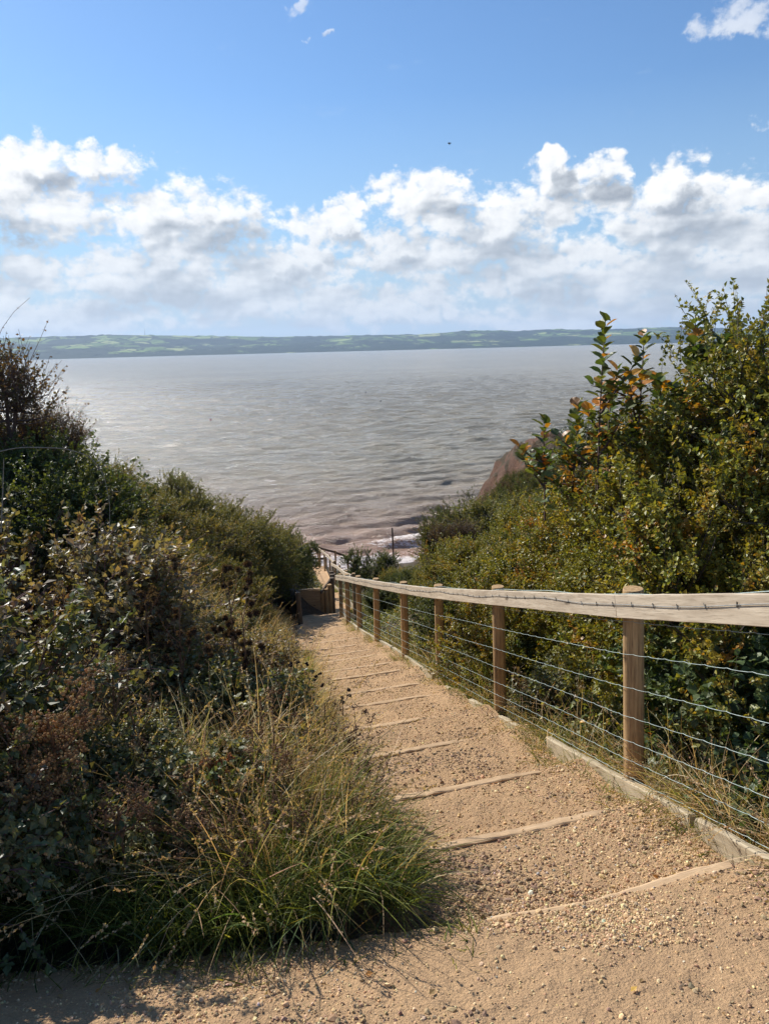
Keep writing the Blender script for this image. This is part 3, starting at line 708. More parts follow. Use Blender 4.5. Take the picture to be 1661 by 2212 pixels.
# ------------------------------------------------------------------ sea
def build_sea():
    rr = [48.0]
    while rr[-1] < 1500: rr.append(rr[-1] * 1.0034)
    while rr[-1] < 12500: rr.append(rr[-1] * 1.03)
    rr = np.array(rr); aa = np.radians(np.linspace(-62, 62, 1000))
    A, R = np.meshgrid(aa, rr); X = R * np.sin(A); Y = R * np.cos(A)
    cell = np.gradient(rr)[:, None]
    Z = 0 * X
    rg = np.random.default_rng(12)
    wx = X + 6 * fbm(X * .02, Y * .02, 71, 2); wy = Y + 6 * fbm(X * .02, Y * .02, 72, 2)
    for k in range(40):
        lam = .9 * (6.5 / .9) ** rg.uniform(); th = rg.normal(-1.5, .33) ; kk = 2 * np.pi / lam
        amp = .0155 * lam ** .85
        ph = kk * (wx * np.cos(th) + wy * np.sin(th)) + rg.uniform(0, 6.28)
        s = np.sin(ph); s = s + .3 * (s * s - .5) * 1.0
        Z += amp * s * np.clip(1.4 - cell * 2.6 / lam, 0, 1) * (.55 + .9 * vnoise(X * .045 + k, Y * .06, 80 + k))
    # swell steepening onto the shore: long crests nearly parallel to the beach
    dshore = Y - (63.5 + 1.6 * fbm(X * .08, Y * 0, 90, 3) + .03 * X)
    crest = 9.5 * fbm(X * .035, Y * .015, 91, 3)
    near = np.exp(-np.maximum(dshore, 0) / 26)
    sw = np.sin((Y + crest * .55) * 2 * np.pi / 8.2) ; sw = np.exp(1.6 * (sw - 1)) * 1.5 - .5
    Z += near * .19 * sw * (.4 + .9 * vnoise(X * .07, Y * .05, 93)) * sstep(0, 5, dshore)
    # one breaking crest
    yb = 76.5 + .5 * np.sin(X * .35) + 1.2 * fbm(X * .3, X * 0, 94, 2) - .05 * X; bw = np.exp(-((X - 3.5) / 4.5) ** 4) * (.2 + 1.1 * vnoise(X * .7, X * 0, 95))
    br = np.exp(-np.where(Y < yb, ((Y - yb) / .45) ** 2, ((Y - yb) / 1.9) ** 2)); Z += (.34 + .15 * fbm(X * 1.2, Y * .4, 96, 3)) * br * bw
    foam = np.clip(1.5 * np.exp(-((Y - yb + .5) / .7) ** 2) * bw * (fbm(X * 1.6, Y * 1.6, 97, 4) * 1.1 + .8), 0, 1.2)
    f2 = sstep(13, 2.5, dshore + 2.5 * fbm(X * .25, Y * .25, 99, 3)) * (.45 + .6 * fbm(X * .55, Y * 1.2, 98, 5, .65) + .3)
    f3 = sstep(30, 9, dshore) * sstep(.05, .4, fbm(X * .22, Y * .9, 101, 4, .6)) * .55
    foam = np.maximum(foam, np.maximum(f2, f3))
    Z += .04 * np.clip(foam, 0, 1) * (1 + fbm(X * 3, Y * 3, 102, 3))
    mud = np.exp(-np.maximum(dshore, 0) / 25)
    me = mesh_np('sea', np.stack([X, Y, Z], -1), grid_faces(len(rr), len(aa)), attrs={'foam': foam, 'mud': mud}, smooth=True)
    m, w, b = newmat('silty sea water'); tc = w.new('ShaderNodeTexCoord'); o = tc.outputs['Object']
    fo = w.new('ShaderNodeAttribute', attribute_name='foam').outputs['Fac']; mu = w.new('ShaderNodeAttribute', attribute_name='mud').outputs['Fac']
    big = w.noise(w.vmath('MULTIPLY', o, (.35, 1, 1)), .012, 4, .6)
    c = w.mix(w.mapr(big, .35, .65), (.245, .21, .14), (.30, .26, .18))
    c = w.mix(w.mapr(mu, .05, .75), c, (.40, .235, .15))
    fn = w.noise(w.vmath('MULTIPLY', o, (1, 1.6, 1)), 2.2, 6, .7)
    fm = w.mapr(w.math('ADD', fo, w.math('MULTIPLY', w.math('SUBTRACT', fn, .5), 1.7)), .42, .62)
    # whitecaps scattered over the open water
    capn = w.noise(w.vmath('MULTIPLY', o, (.25, .85, 1)), .55, 3, .55); capm = w.noise(o, .045, 2)
    cap = w.math('MULTIPLY', w.mapr(capn, .70, .74), w.mapr(capm, .42, .56))
    fm = w.math('MAXIMUM', fm, w.math('MULTIPLY', cap, .75))
    painted_ripples = w.noise(w.vmath('MULTIPLY', o, (.28, 1, 1)), .06, 10, .80)  # light and dark of the wavelets, put into the water's base colour
    c = w.mix(1.0, c, w.mapr(painted_ripples, .3, .7, .76, 1.26), 'MULTIPLY')
    c = w.mix(fm, c, (.80, .70, .62))
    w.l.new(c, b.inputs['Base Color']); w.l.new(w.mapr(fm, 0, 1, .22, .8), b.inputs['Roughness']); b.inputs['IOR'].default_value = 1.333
    h = w.math('ADD', w.math('MULTIPLY', w.noise(w.vmath('MULTIPLY', o, (.42, 1, 1)), 1.0, 6, .72), .8), w.math('MULTIPLY', w.noise(w.vmath('MULTIPLY', o, (.30, 1, 1)), .20, 8, .74), 1.7))
    bp = w.new('ShaderNodeBump'); bp.inputs['Strength'].default_value = .9; bp.inputs['Distance'].default_value = .6
    w.l.new(h, bp.inputs['Height']); w.l.new(bp.outputs[0], b.inputs['Normal'])
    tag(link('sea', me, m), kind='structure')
build_sea()

# ------------------------------------------------------------------ far shore
RIDGE = [(-900, 735), (-300, 733), (0, 730), (60, 727.5), (130, 726), (250, 722.5), (400, 724.5), (600, 727), (720, 725), (830, 722.5), (900, 722), (960, 718), (1000, 714), (1080, 713), (1110, 715), (1180, 710.5), (1260, 711.5), (1350, 709.5), (1450, 705.5), (1500, 706.5), (1700, 712), (2400, 705)]
def build_hills():
    az = []; tn = []
    for (x, y) in RIDGE:
        v = _f + _r2 * ((x - CX) / FPX) - _u2 * ((y - CY) / FPX); az.append(math.atan2(v.x, v.y)); tn.append(v.z / math.hypot(v.x, v.y))
    aa = np.radians(np.linspace(-48, 48, 1500)); nr = 150
    T = np.interp(aa, az, tn)
    shore = 7300 + 260 * fbm(aa * 9, aa * 0, 5, 3) + 2200 * sstep(0, .5, aa)*.5 - 600*sstep(-.1,-.5,aa)
    rc = shore + 2600
    t = np.linspace(-.02, 1.35, nr)[:, None]
    R = shore[None] + (rc - shore)[None] * t; A = aa[None] + 0 * R
    X = R * np.sin(A); Y = R * np.cos(A)
    top = T * rc + H
    rel = np.clip(t, 0, 1) ** 1.15 * (1 + .22 * fbm(X * .0011, Y * .0011, 7, 4) * np.sin(np.pi * np.clip(t, 0, 1)) * 1.8)
    rel = rel + .05 * np.sin(np.pi * np.clip(t * 1.6, 0, 1))
    tree = np.clip(fbm(X * .012, Y * .012, 9, 3), 0, 1) * 14
    Z = top[None] * np.where(t <= 1, rel, 1 - .5 * (t - 1)) + tree * sstep(.0, .1, t) - 2
    me = mesh_np('hills', np.stack([X, Y, Z], -1), grid_faces(nr, len(aa)), smooth=False)
    m, w, b = newmat('far fields and woods'); tc = w.new('ShaderNodeTexCoord'); o = w.vmath('MULTIPLY', tc.outputs['Object'], (1, .8, 0))
    v = w.new('ShaderNodeTexVoronoi'); w.l.new(o, v.inputs['Vector']); v.inputs['Scale'].default_value = .0047
    ve = w.new('ShaderNodeTexVoronoi', feature='DISTANCE_TO_EDGE'); w.l.new(o, ve.inputs['Vector']); ve.inputs['Scale'].default_value = .0047
    sp = w.new('ShaderNodeSeparateColor'); w.l.new(v.outputs['Color'], sp.inputs[0])
    fld = w.ramp(sp.outputs[0], [(0, (.07, .12, .035)), (.4, (.13, .20, .05)), (.7, (.24, .33, .09)), (1, (.38, .40, .17))])
    hedge = w.mapr(ve.outputs[0], .03, .07, 1, 0)
    zc = w.new('ShaderNodeSeparateXYZ'); w.l.new(tc.outputs['Object'], zc.inputs[0])
    wood = w.mapr(w.math('ADD', w.noise(o, .0016, 6, .62), w.math('MULTIPLY', zc.outputs[2], -.0005)), .385, .43, 0, 1)
    wood = w.math('MAXIMUM', hedge, wood); wc = w.mix(w.noise(o, .03, 4, .7), (.012, .024, .014), (.035, .055, .028))
    c = w.mix(wood, fld, wc)
    hn = w.new('ShaderNodeTexVoronoi'); w.l.new(o, hn.inputs['Vector']); hn.inputs['Scale'].default_value = .022
    hs = w.math('MULTIPLY', w.mapr(hn.outputs['Distance'], .12, .17, 1, 0), w.mapr(w.noise(o, .0011, 3), .57, .63))
    c = w.mix(w.math('MULTIPLY', hs, .8), c, (.55, .52, .48))
    w.l.new(c, b.inputs['Base Color']); b.inputs['Roughness'].default_value = .95; b.inputs['Specular IOR Level'].default_value = .1
    tag(link('hills', me, m), kind='structure')
    # transmitter mast on the ridge
    v = _f + _r2 * ((313 - CX) / FPX) - _u2 * ((722 - CY) / FPX); a = math.atan2(v.x, v.y); k = int(np.argmin(abs(aa - a))); r0 = rc[k] * .995
    base = (r0 * math.sin(a), r0 * math.cos(a), float(top[k]) * .97)
    root = empty('radio_mast', base, 'tiny thin radio mast on the far ridge, left of centre', 'mast')
    P = np.array([[(0, 0, 0), (0, 0, 30), (0, 0, 75)]], float); V, F, _ = tubes(P, np.array([[2.2, 1.6, .9]]), 4)
    link('lattice_tower', mesh_np('lattice_tower', V, F), M_OLD, root)
    V, F, _ = tubes(np.array([[(0, 0, 75), (0, 0, 84)]], float), np.array([[.6, .3]]), 4); link('antenna', mesh_np('antenna', V, F), M_OLD, root)
build_hills()

# buoys and the flying bird
def buoy(px, py, lab, c):
    v = at(px, py, 1.0); k = -H / v.z; x, y = v.x * k, v.y * k
    r = .32; root = empty('buoy', (x, y, .0), lab, 'buoy', 'small buoys riding on the open water')
    V = IV * [r, r, r * .9] + [0, 0, .12]; 
    import bmesh
    bm = bmesh.new(); bmesh.ops.create_icosphere(bm, subdivisions=3, radius=r); me = bpy.data.meshes.new('float'); bm.to_mesh(me); bm.free()
    o = link('float', me, mat_plain('buoy ' + lab[:5], c, .4), root, (0, 0, .15))
    V, F, _ = tubes(np.array([[(0, 0, .3), (0, 0, .75)]], float), np.array([[.05, .04]]), 6); link('top_ring', mesh_np('top_ring', V, F), M_OLD, root)
buoy(455, 908, 'small dark red buoy on the water, nearest to the left bank', (.25, .03, .03))
buoy(790, 848, 'small dark buoy on the water near the middle of the estuary', (.03, .035, .04))
buoy(822, 867, 'small dark buoy just below and right of the middle buoy', (.05, .045, .04))
def bird():
    c = at(971, 309, 60.0); c = Vector((c.x, c.y, c.z + H)); sc = .22
    V = [];
    n = 10; t = np.linspace(0, 1, n); rr = np.array([.01, .09, .14, .17, .17, .15, .12, .08, .05, .02]) * 1.1
    P = np.stack([t * 1.15 - .55, 0 * t, .03 * np.sin(t * 3) + .1 * t], 1)[None]
    bv, bf, _ = tubes(P, rr[None], 10)
    me = mesh_np('bird', bv * sc * 1.3, bf, smooth=True); root = link('bird', me, mat_plain('dark plumage', (.03, .032, .045), .8), loc=c); tag(root, 'small dark bird flying alone in the blue sky', 'bird')
    for sgn, tip in ((1, (-.55, .5, .62)), (-1, (.0, -.45, -.62))):
        a = np.array([(-.15, 0, .05), (.2, 0, .05)]); b = np.array([(-.3, sgn * .25, tip[2] * .5), (.1, sgn * .25, tip[2] * .5)]); e = np.array([tip, (tip[0] + .1, tip[1], tip[2])])
        W = np.concatenate([a, b, e]); W = np.concatenate([W, W + [0, .02, .02]]) * sc
        F = np.array([(0, 1, 3, 2), (2, 3, 5, 4), (6, 8, 9, 7), (8, 10, 11, 9), (0, 2, 8, 6), (2, 4, 10, 8), (1, 7, 9, 3), (3, 9, 11, 5), (4, 5, 11, 10), (0, 6, 7, 1)])
        link('wing', mesh_np('wing', W, F), mat_plain('grey wing', (.12, .14, .17), .8), root)
bird()
#@@VEG
# ------------------------------------------------------------------ vegetation builders
def bez(A, Cc, Bp, n):
    t = np.linspace(0, 1, n)[None, :, None]
    return A[:, None] * (1 - t) ** 2 + 2 * Cc[:, None] * t * (1 - t) + Bp[:, None] * t ** 2
def unit(r, n): return nrm(r.normal(size=(n, 3)))
class Kind: pass
def shrub_proto(seed, R, Ht, n_lobe=11, n_sec=380, n_twig=6, n_leaf=26, leaf=.034, twig=.26, leafcols=None, wts=None, bark=(.07, .055, .04), leafmat=None, spiky=.55,
                bare=0.0, tv=LEAF_V, tf=LEAF_F, up=.6, mains=9, flat=1.0, barkr=1.0, lw=.55):
    """crown of lobes on curved stems; each twig carries alternate leaves. Returns (branches mesh, foliage mesh)"""
    r = np.random.default_rng(seed)
    th = r.uniform(0, 6.283, n_lobe); rho = R * .62 * np.sqrt(r.uniform(0, 1, n_lobe))
    lc = np.stack([rho * np.cos(th), rho * np.sin(th), Ht * (.38 + .42 * r.uniform(0, 1, n_lobe) * (1 - .45 * (rho / R) ** 2))], 1)
    lr = R * r.uniform(.34, .55, n_lobe)
    lr = np.minimum(lr, (Ht - lc[:, 2]) * 1.05)
    lc = np.concatenate([lc, np.stack([R * .5 * np.cos(th), R * .5 * np.sin(th), np.full(n_lobe, Ht * .24)], 1)]); lr = np.concatenate([lr, np.full(n_lobe, R * .42)])
    pw = lr ** 2; pw /= pw.sum()
    # main limbs
    base = np.stack([r.normal(0, .09 * R, mains), r.normal(0, .09 * R, mains), np.full(mains, -.15)], 1)
    tipm = lc[r.choice(n_lobe, mains)] + unit(r, mains) * lr[:mains, None] * .5
    mid = (base + tipm) / 2 + unit(r, mains) * .14 * R; mid[:, 2] += .1 * Ht
    M = bez(base, mid, tipm, 12)
    pl = Pile(); bc = np.array(bark)
    V, F, C = tubes(M, np.linspace(.030, .010, 12)[None] * barkr * r.uniform(.7, 1.3, (mains, 1)), 5, np.tile(bc, (mains, 1))); pl.add(V, F, C)
    # secondary branches end on lobe shells
    k = r.choice(len(lr), n_sec, p=pw); dd = unit(r, n_sec); dd[:, 2] = np.abs(dd[:, 2]) * r.choice([1, -.35], n_sec, p=[.78, .22])
    dd = nrm(dd)
    T = lc[k] + dd * (lr[k] * r.uniform(.55, 1.0, n_sec) ** .6)[:, None]; T[:, 2] = np.maximum(T[:, 2], .05)
    Mf = M[:, 3:].reshape(-1, 3)
    near = np.argmin(((T[:, None] - Mf[None]) ** 2).sum(-1) + .25 * (Mf[None, :, 2] > T[:, None, 2] + .1), 1)
    A = Mf[near]; mid = (A + T) / 2 + unit(r, n_sec) * .12 * np.linalg.norm(T - A, axis=1)[:, None]; mid[:, 2] -= .04
    Sx = bez(A, mid, T, 8)
    V, F, C = tubes(Sx, np.linspace(.0085, .003, 8)[None] * barkr * r.uniform(.7, 1.3, (n_sec, 1)), 3, np.tile(bc, (n_sec, 1))); pl.add(V, F, C)
    # twigs
    nt = n_sec * n_twig; si = np.repeat(np.arange(n_sec), n_twig); tt = r.uniform(.25, 1, nt); tt[::n_twig] = 1
    fi = tt * 7; i0 = np.minimum(fi.astype(int), 6); fr = (fi - i0)[:, None]
    P0 = Sx[si, i0] * (1 - fr) + Sx[si, i0 + 1] * fr
    outw = nrm(P0 - np.array([0, 0, Ht * .35])); D = nrm(outw * .8 + unit(r, nt) * .75 + np.array([0, 0, .45]))
    L = twig * r.uniform(.5, 1.3, nt) * np.where(r.uniform(size=nt) < .06 * spiky, 1 + 1.1 * spiky, 1)
    mid = P0 + D * (L * .5)[:, None] + unit(r, nt) * (L * .12)[:, None]; end = P0 + D * L[:, None] + unit(r, nt) * (L * .18)[:, None]
    Tw = bez(P0, mid, end, 5)
    V, F, C = tubes(Tw, np.linspace(.0028, .0012, 5)[None] * barkr * np.ones((nt, 1)), 3, np.tile(bc * 1.25, (nt, 1))); pl.add(V, F, C)
    # leaves
    lv = int(n_leaf); n = nt * lv; ti = np.repeat(np.arange(nt), lv); u = r.uniform(.12, 1.0, n)
    keep = r.uniform(size=n) > bare; ti = ti[keep]; u = u[keep]; n = len(u)
    q = u * 4; i0 = np.minimum(q.astype(int), 3); fr = (q - i0)[:, None]
    P = Tw[ti, i0] * (1 - fr) + Tw[ti, i0 + 1] * fr + unit(r, n) * (leaf * .35)
    dl = nrm(D[ti] * .5 + unit(r, n)); nn = nrm(np.array([0, 0, 1.]) * up + unit(r, n) * .8 + nrm(P - [0, 0, Ht * .3]) * .35)
    sz = leaf * r.uniform(.55, 1.25, n)
    # colour varies leaf by leaf and from branch to branch
    bcol = palette(n_sec, leafcols, wts, .12, r); lcx = palette(n, leafcols, wts, .22, r)
    C = bcol[si[ti]] * lw + lcx * (1 - lw)
    V, F, Cc = scatter(P, dl, nn, sz, C, tv, tf)
    p = Kind(); p.br = pl.mesh('branches'); p.fo = mesh_np('foliage', V, F, Cc); p.h = float(np.percentile(P[:, 2], 99.7)); p.R = R; p.n = n
    return p
OLIVE = [(.225, .225, .036), (.15, .168, .03), (.33, .285, .042), (.09, .105, .025), (.44, .285, .04), (.46, .17, .02)]
LEFTC = [(.21, .19, .05), (.14, .145, .04), (.29, .235, .06), (.27, .175, .07), (.09, .105, .03), (.42, .28, .05)]
DARKC = [(.09, .115, .028), (.13, .15, .035), (.18, .185, .045), (.055, .075, .022)]
PROTO = {}
def protos():
    PROTO['haw1'] = (shrub_proto(1, 1.25, 2.5, 12, 470, 6, 27, .033, .25, OLIVE, [5, 3.5, 4, 2.5, 1.2, .4], (.065, .05, .035)), M_GLOSS, M_BARK)
    PROTO['haw2'] = (shrub_proto(2, 1.35, 2.3, 13, 480, 6, 26, .035, .27, OLIVE, [5, 3, 4.5, 2, 1.6, .8], (.06, .047, .035)), M_GLOSS, M_BARK)
    PROTO['haw3'] = (shrub_proto(3, 1.1, 2.7, 11, 430, 6, 26, .034, .30, OLIVE, [5, 3.5, 4, 2.5, 1.2, .3], (.06, .045, .033), spiky=.9), M_GLOSS, M_BARK)
    PROTO['thick1'] = (shrub_proto(4, 1.3, 2.0, 12, 460, 6, 24, .034, .24, LEFTC, [4, 4, 3, 2, 2, .5], (.075, .055, .04)), M_LEAF, M_BARK)
    PROTO['thick2'] = (shrub_proto(5, 1.2, 2.2, 11, 430, 6, 24, .032, .28, LEFTC, [4, 4, 2, 1.5, 3, .3], (.07, .05, .035), spiky=.9), M_LEAF, M_BARK)
    PROTO['fine'] = (shrub_proto(6, 1.4, 1.9, 14, 560, 6, 24, .034, .22, [(.21, .195, .05), (.15, .155, .042), (.28, .235, .06), (.10, .115, .03)], [4, 4, 3, 2], (.09, .07, .045), spiky=.4), M_LEAF, M_BARK)
    PROTO['dark'] = (shrub_proto(7, 1.3, 2.1, 12, 480, 6, 25, .035, .22, DARKC, [4, 3, 1.5, 4], (.05, .04, .03), spiky=.3), M_LEAF, M_BARK)
    PROTO['gorse'] = (shrub_proto(8, 1.1, 1.4, 10, 420, 7, 26, .030, .17, [(.08, .105, .032), (.12, .145, .045), (.17, .145, .055), (.22, .145, .07)], [4, 3, 2, 1], (.08, .06, .04),
                      tv=LEAF_V * [.35, 1, 1]), M_LEAF, M_BARK)
    PROTO['bare'] = (shrub_proto(9, .8, 2.1, 9, 300, 8, 9, .030, .30, [(.13, .075, .04), (.09, .07, .03), (.17, .10, .05), (.07, .075, .03)], [4, 3, 2, 2], (.085, .05, .04), spiky=1.0, barkr=1.25, up=.2), M_LEAF, M_BARK)
    PROTO['bram1'] = (shrub_proto(10, 1.1, 1.1, 12, 260, 5, 24, .048, .30, [(.09, .11, .04), (.14, .15, .065), (.22, .20, .10), (.28, .22, .05), (.20, .11, .07)], [4, 4, 2, .6, .6], (.12, .055, .05), up=1.3), M_GLOSS, M_BARK)
    PROTO['bram2'] = (shrub_proto(11, 1.0, 1.0, 10, 270, 5, 22, .045, .34, [(.15, .14, .06), (.22, .185, .09), (.31, .25, .14), (.38, .27, .06), (.25, .14, .08)], [4, 4, 3, .5, 1.2], (.13, .06, .05), up=1.1, bare=.2), M_GLOSS, M_BARK)
    PROTO['bramN'] = (shrub_proto(21, .75, .85, 10, 190, 5, 14, .044, .2, [(.10, .125, .045), (.16, .17, .07), (.25, .23, .11), (.30, .24, .05), (.22, .12, .07)], [4, 4, 2.5, .6, .5], (.16, .08, .06), up=1.5, tv=BIG_V * [1.0, 1, 1], tf=BIG_F, barkr=.6), M_GLOSS, M_BARK)
    PROTO['ivyN'] = (shrub_proto(22, .75, .9, 10, 200, 5, 14, .046, .18, [(.05, .085, .028), (.09, .13, .045), (.15, .19, .07), (.34, .31, .06)], [4, 4, 2, .4], (.08, .06, .045), up=1.0, tv=BIG_V * [1.35, .9, 1], tf=BIG_F, barkr=.7), M_GLOSS, M_BARK)
    PROTO['ivy'] = (shrub_proto(12, .9, 1.3, 10, 280, 5, 19, .052, .22, [(.06, .095, .03), (.10, .14, .045), (.15, .18, .055), (.36, .32, .06)], [4, 4, 2, .35], (.08, .06, .045), up=.9), M_GLOSS, M_BARK)
protos()
NSHRUB = [0]
def shrub(kind, name, cat, label, x, y, top=None, s=1.0, group=None, rz=None, sink=None, z=None):
    p, ml, mb = PROTO[kind]
    g = float(zground(x, y)); zz = g - .05
    if top is not None:
        s = min(max(s, (top - g) / p.h), s * 1.5); zz = top - p.h * s
    zz = min(zz, g + .05) if z is None else z
    NSHRUB[0] += 1
    r = random.Random(NSHRUB[0] * 17)
    root = empty(name, (x, y, zz + H), label, cat, group, r.uniform(0, 6.28) if rz is None else rz)
    root.scale = (s * r.uniform(.95, 1.05), s * r.uniform(.95, 1.05), s)
    link('branches', p.br, mb, root); link('foliage', p.fo, ml, root); return root
def S_(kind, name, cat, label, px, py, Y, s=1.0, group=None, dx=0, **k):
    """photo silhouette point (px,py) = top of the shrub standing at forward distance Y"""
    v = atY(px, py, Y); return shrub(kind, name, cat, label, v.x + dx, Y, v.z, s, group, **k)
GR, GL = 'hawthorn bushes on the right bank', 'bushes on the left bank'
def plant_shrubs():
    # ---- right bank: silhouette bushes first, then the wall of foliage below them
    S_('haw3', 'hawthorn', 'bush', 'tallest hawthorn with red tipped shoots, topmost at the right edge', 1735, 640, 5.6, .9)
    S_('haw1', 'hawthorn', 'bush', 'hawthorn on the skyline just left of the tallest hawthorn', 1645, 800, 7.0, .8, GR)
    S_('haw2', 'hawthorn', 'bush', 'hawthorn behind the far right whitebeam shoots, on the skyline', 1520, 850, 8.2, .8, GR)
    S_('haw1', 'hawthorn', 'bush', 'hawthorn under the tall whitebeam shoots on the right skyline', 1425, 930, 9.4, .75, GR)
    S_('dark', 'hawthorn', 'bush', 'darker bush behind the whitebeam, where the skyline meets the sea', 1365, 900, 15, .85, GR)
    S_('haw2', 'hawthorn', 'bush', 'hawthorn below the orange whitebeam leaves, right of the clay cliff', 1275, 1035, 10.5, .85, GR)
    S_('haw3', 'hawthorn', 'bush', 'hawthorn filling the slope right of the gorse and above the rail', 1170, 1085, 12, .9, GR)
    S_('haw1', 'hawthorn', 'bush', 'bright green hawthorn beside the orange leaved sprigs, above the fourth post', 1060, 1140, 13.5, .9, GR)
    S_('haw2', 'hawthorn', 'bush', 'hawthorn with orange sprigs at the lower left corner of the right bank', 1000, 1165, 16, .85, GR)
    S_('haw3', 'hawthorn', 'bush', 'hawthorn low on the slope behind the third post', 1090, 1190, 10, .75, GR)
    S_('haw1', 'hawthorn', 'bush', 'hawthorn in mid slope straight above the second post', 1200, 1120, 8.4, .85, GR)
    S_('haw2', 'hawthorn', 'bush', 'hawthorn in mid slope between second and nearest posts', 1330, 1040, 7.4, .85, GR)
    S_('haw3', 'hawthorn', 'bush', 'hawthorn in mid slope straight above the nearest visible post', 1450, 950, 6.4, .85, GR)
    S_('haw1', 'hawthorn', 'bush', 'hawthorn filling the middle of the right edge of the photo', 1600, 860, 5.2, .95, GR)
    S_('haw2', 'hawthorn', 'bush', 'nearest yellowing hawthorn hanging over the rail at the right edge', 1640, 1060, 4.2, .75, GR, dx=.3)
    S_('haw1', 'hawthorn', 'bush', 'hawthorn directly behind the rail right of the nearest visible post', 1500, 1130, 4.9, .75, GR, dx=.25)
    S_('haw3', 'hawthorn', 'bush', 'hawthorn behind the rail between the nearest and second posts', 1280, 1180, 6.4, .75, GR, dx=.2)
    S_('haw2', 'hawthorn', 'bush', 'low hawthorn seen through the netting beside the second post', 1130, 1225, 7.6, .7, GR)
    S_('dark', 'bush', 'bush', 'low dark bush behind the netting by the third post', 1010, 1255, 10.5, .65, GR)
    for i, (X, Y, s) in enumerate([(5.2, 9, 1.1), (5.5, 12, 1.1), (6, 15, 1.0), (4.6, 7.0, 1.1)]):
        shrub(('haw1', 'haw2', 'haw3')[i % 3], 'hawthorn', 'bush', ['hawthorn hidden deep behind the skyline hawthorns, first row', 'hawthorn hidden deep behind the dark skyline bush', 'hawthorn hidden beyond the whitebeam hawthorns on the far slope', 'hawthorn hidden right behind the tallest hawthorn'][i], X, Y, None, s * .8, GR)
    # hedge along the gully between the fence and the sea
    S_('dark', 'scrub_bush', 'bush', 'rounded small tree like bush standing left of the lone pole', 797, 1181, 33, .72, rz=1.0)
    for i, (px, py, Y, s, lab) in enumerate([(850, 1225, 27, .6, 'low scrub at the foot of the lone pole'), (890, 1232, 24, .6, 'low scrub right of the lone pole foot, behind the fence'), (930, 1228, 22, .6, 'low scrub under the brown beach patch'),
                                           (975, 1195, 20, .65, 'low scrub left of the orange sprigged hawthorn'), (830, 1252, 21, .5, 'small scrub bush behind the fifth post top'), (900, 1258, 17, .5, 'small scrub bush behind the fourth post top')]):
        S_(('haw1', 'dark', 'haw3')[i % 3], 'scrub_bush', 'bush', lab, px, py, Y, s, 'low scrub along the gully')
    # gorse and scrub on the cliff
    S_('gorse', 'gorse_bush', 'gorse', 'dark round gorse bush on the edge below the clay cliff', 1040, 1048, 26, 1.6)
    S_('gorse', 'gorse_bush', 'gorse', 'gorse patch right of the dark round gorse, under the cliff', 1100, 1010, 27, 1.35, 'gorse on the cliff slope')
    S_('gorse', 'gorse_bush', 'gorse', 'gorse on the cliff slope just under the bare clay', 1140, 965, 29, 1.3, 'gorse on the cliff slope')
    S_('gorse', 'gorse_bush', 'gorse', 'gorse at the cliff crest beside the leftmost whitebeam leaves', 1180, 925, 30, 1.1, 'gorse on the cliff slope')
    S_('gorse', 'gorse_bush', 'gorse', 'gorse at the cliff crest where the skyline climbs to the right', 1225, 890, 27, 1.2, 'gorse on the cliff slope')
    S_('fine', 'gorse_bush', 'gorse', 'lighter green gorse slope below the dark round gorse', 1075, 1085, 22, 1.0, 'gorse on the cliff slope')
    S_('fine', 'gorse_bush', 'gorse', 'lighter green gorse slope right of the cliff foot', 1140, 1035, 23, 1.0, 'gorse on the cliff slope')
    S_('gorse', 'gorse_bush', 'gorse', 'small gorse clump clinging to the middle of the bare clay face', 1118, 985, 36, .6)
    S_('gorse', 'gorse_bush', 'gorse', 'small gorse tuft low on the left rim of the bare clay face', 1078, 1025, 35, .45)
    S_('bare', 'bare_shrub', 'bush', 'small bare twiggy shrub on top of the clay cliff', 1100, 950, 34, .42)
    S_('bare', 'bare_shrub', 'bush', 'bare reddish twigs at the foot of the right bank, left of the orange sprigs', 975, 1120, 18, .55)
    # ---- left bank
    S_('bare', 'bare_bush', 'bush', 'tall russet twiggy bush rising at the upper left edge', -45, 712, 7.6, .85, rz=3.9)
    S_('bare', 'bare_bush', 'bush', 'lower russet twiggy bush just right of the tall one', 35, 850, 8.0, .5, rz=1.0)
    S_('dark', 'hawthorn', 'bush', 'dark hawthorn under the russet bush at the left edge', 0, 925, 7.6, .8)
    S_('thick2', 'hawthorn', 'bush', 'hawthorn on the left skyline with one orange leaf', 100, 965, 9.0, .75)
    S_('thick2', 'hawthorn', 'bush', 'spindly hawthorn standing up from the left skyline', 175, 1000, 10, .7)
    S_('thick1', 'scrub_bush', 'bush', 'reddish scrub beside the yellow leaved bush', 225, 1050, 11.5, .8, GL)
    S_('thick1', 'scrub_bush', 'bush', 'scrub bush with yellow leaves where the left skyline steps down', 290, 1055, 12.5, .75, GL)
    S_('fine', 'scrub_bush', 'bush', 'rounded olive bush on the left skyline, highest of the olive row', 360, 1030, 16, .9, GL)
    S_('fine', 'scrub_bush', 'bush', 'second olive bush of the left skyline row', 440, 1070, 17.5, .95, GL)
    S_('fine', 'scrub_bush', 'bush', 'third olive bush of the left skyline row, beneath the waves', 515, 1098, 19, 1.0, GL)
    S_('fine', 'scrub_bush', 'bush', 'fourth olive bush of the left skyline row, sloping to the right', 570, 1130, 20.5, .95, GL)
    S_('dark', 'scrub_bush', 'bush', 'dark dense bush ending the left bank beside the lower path', 606, 1150, 23.0, 1.0, GL)
    S_('dark', 'scrub_bush', 'bush', 'dark bush overhanging the stacked plank wall', 640, 1215, 23.6, .55, GL)
    S_('thick1', 'scrub_bush', 'bush', 'scrub in the middle of the left bank, below the olive row', 400, 1110, 13.5, .9, GL)
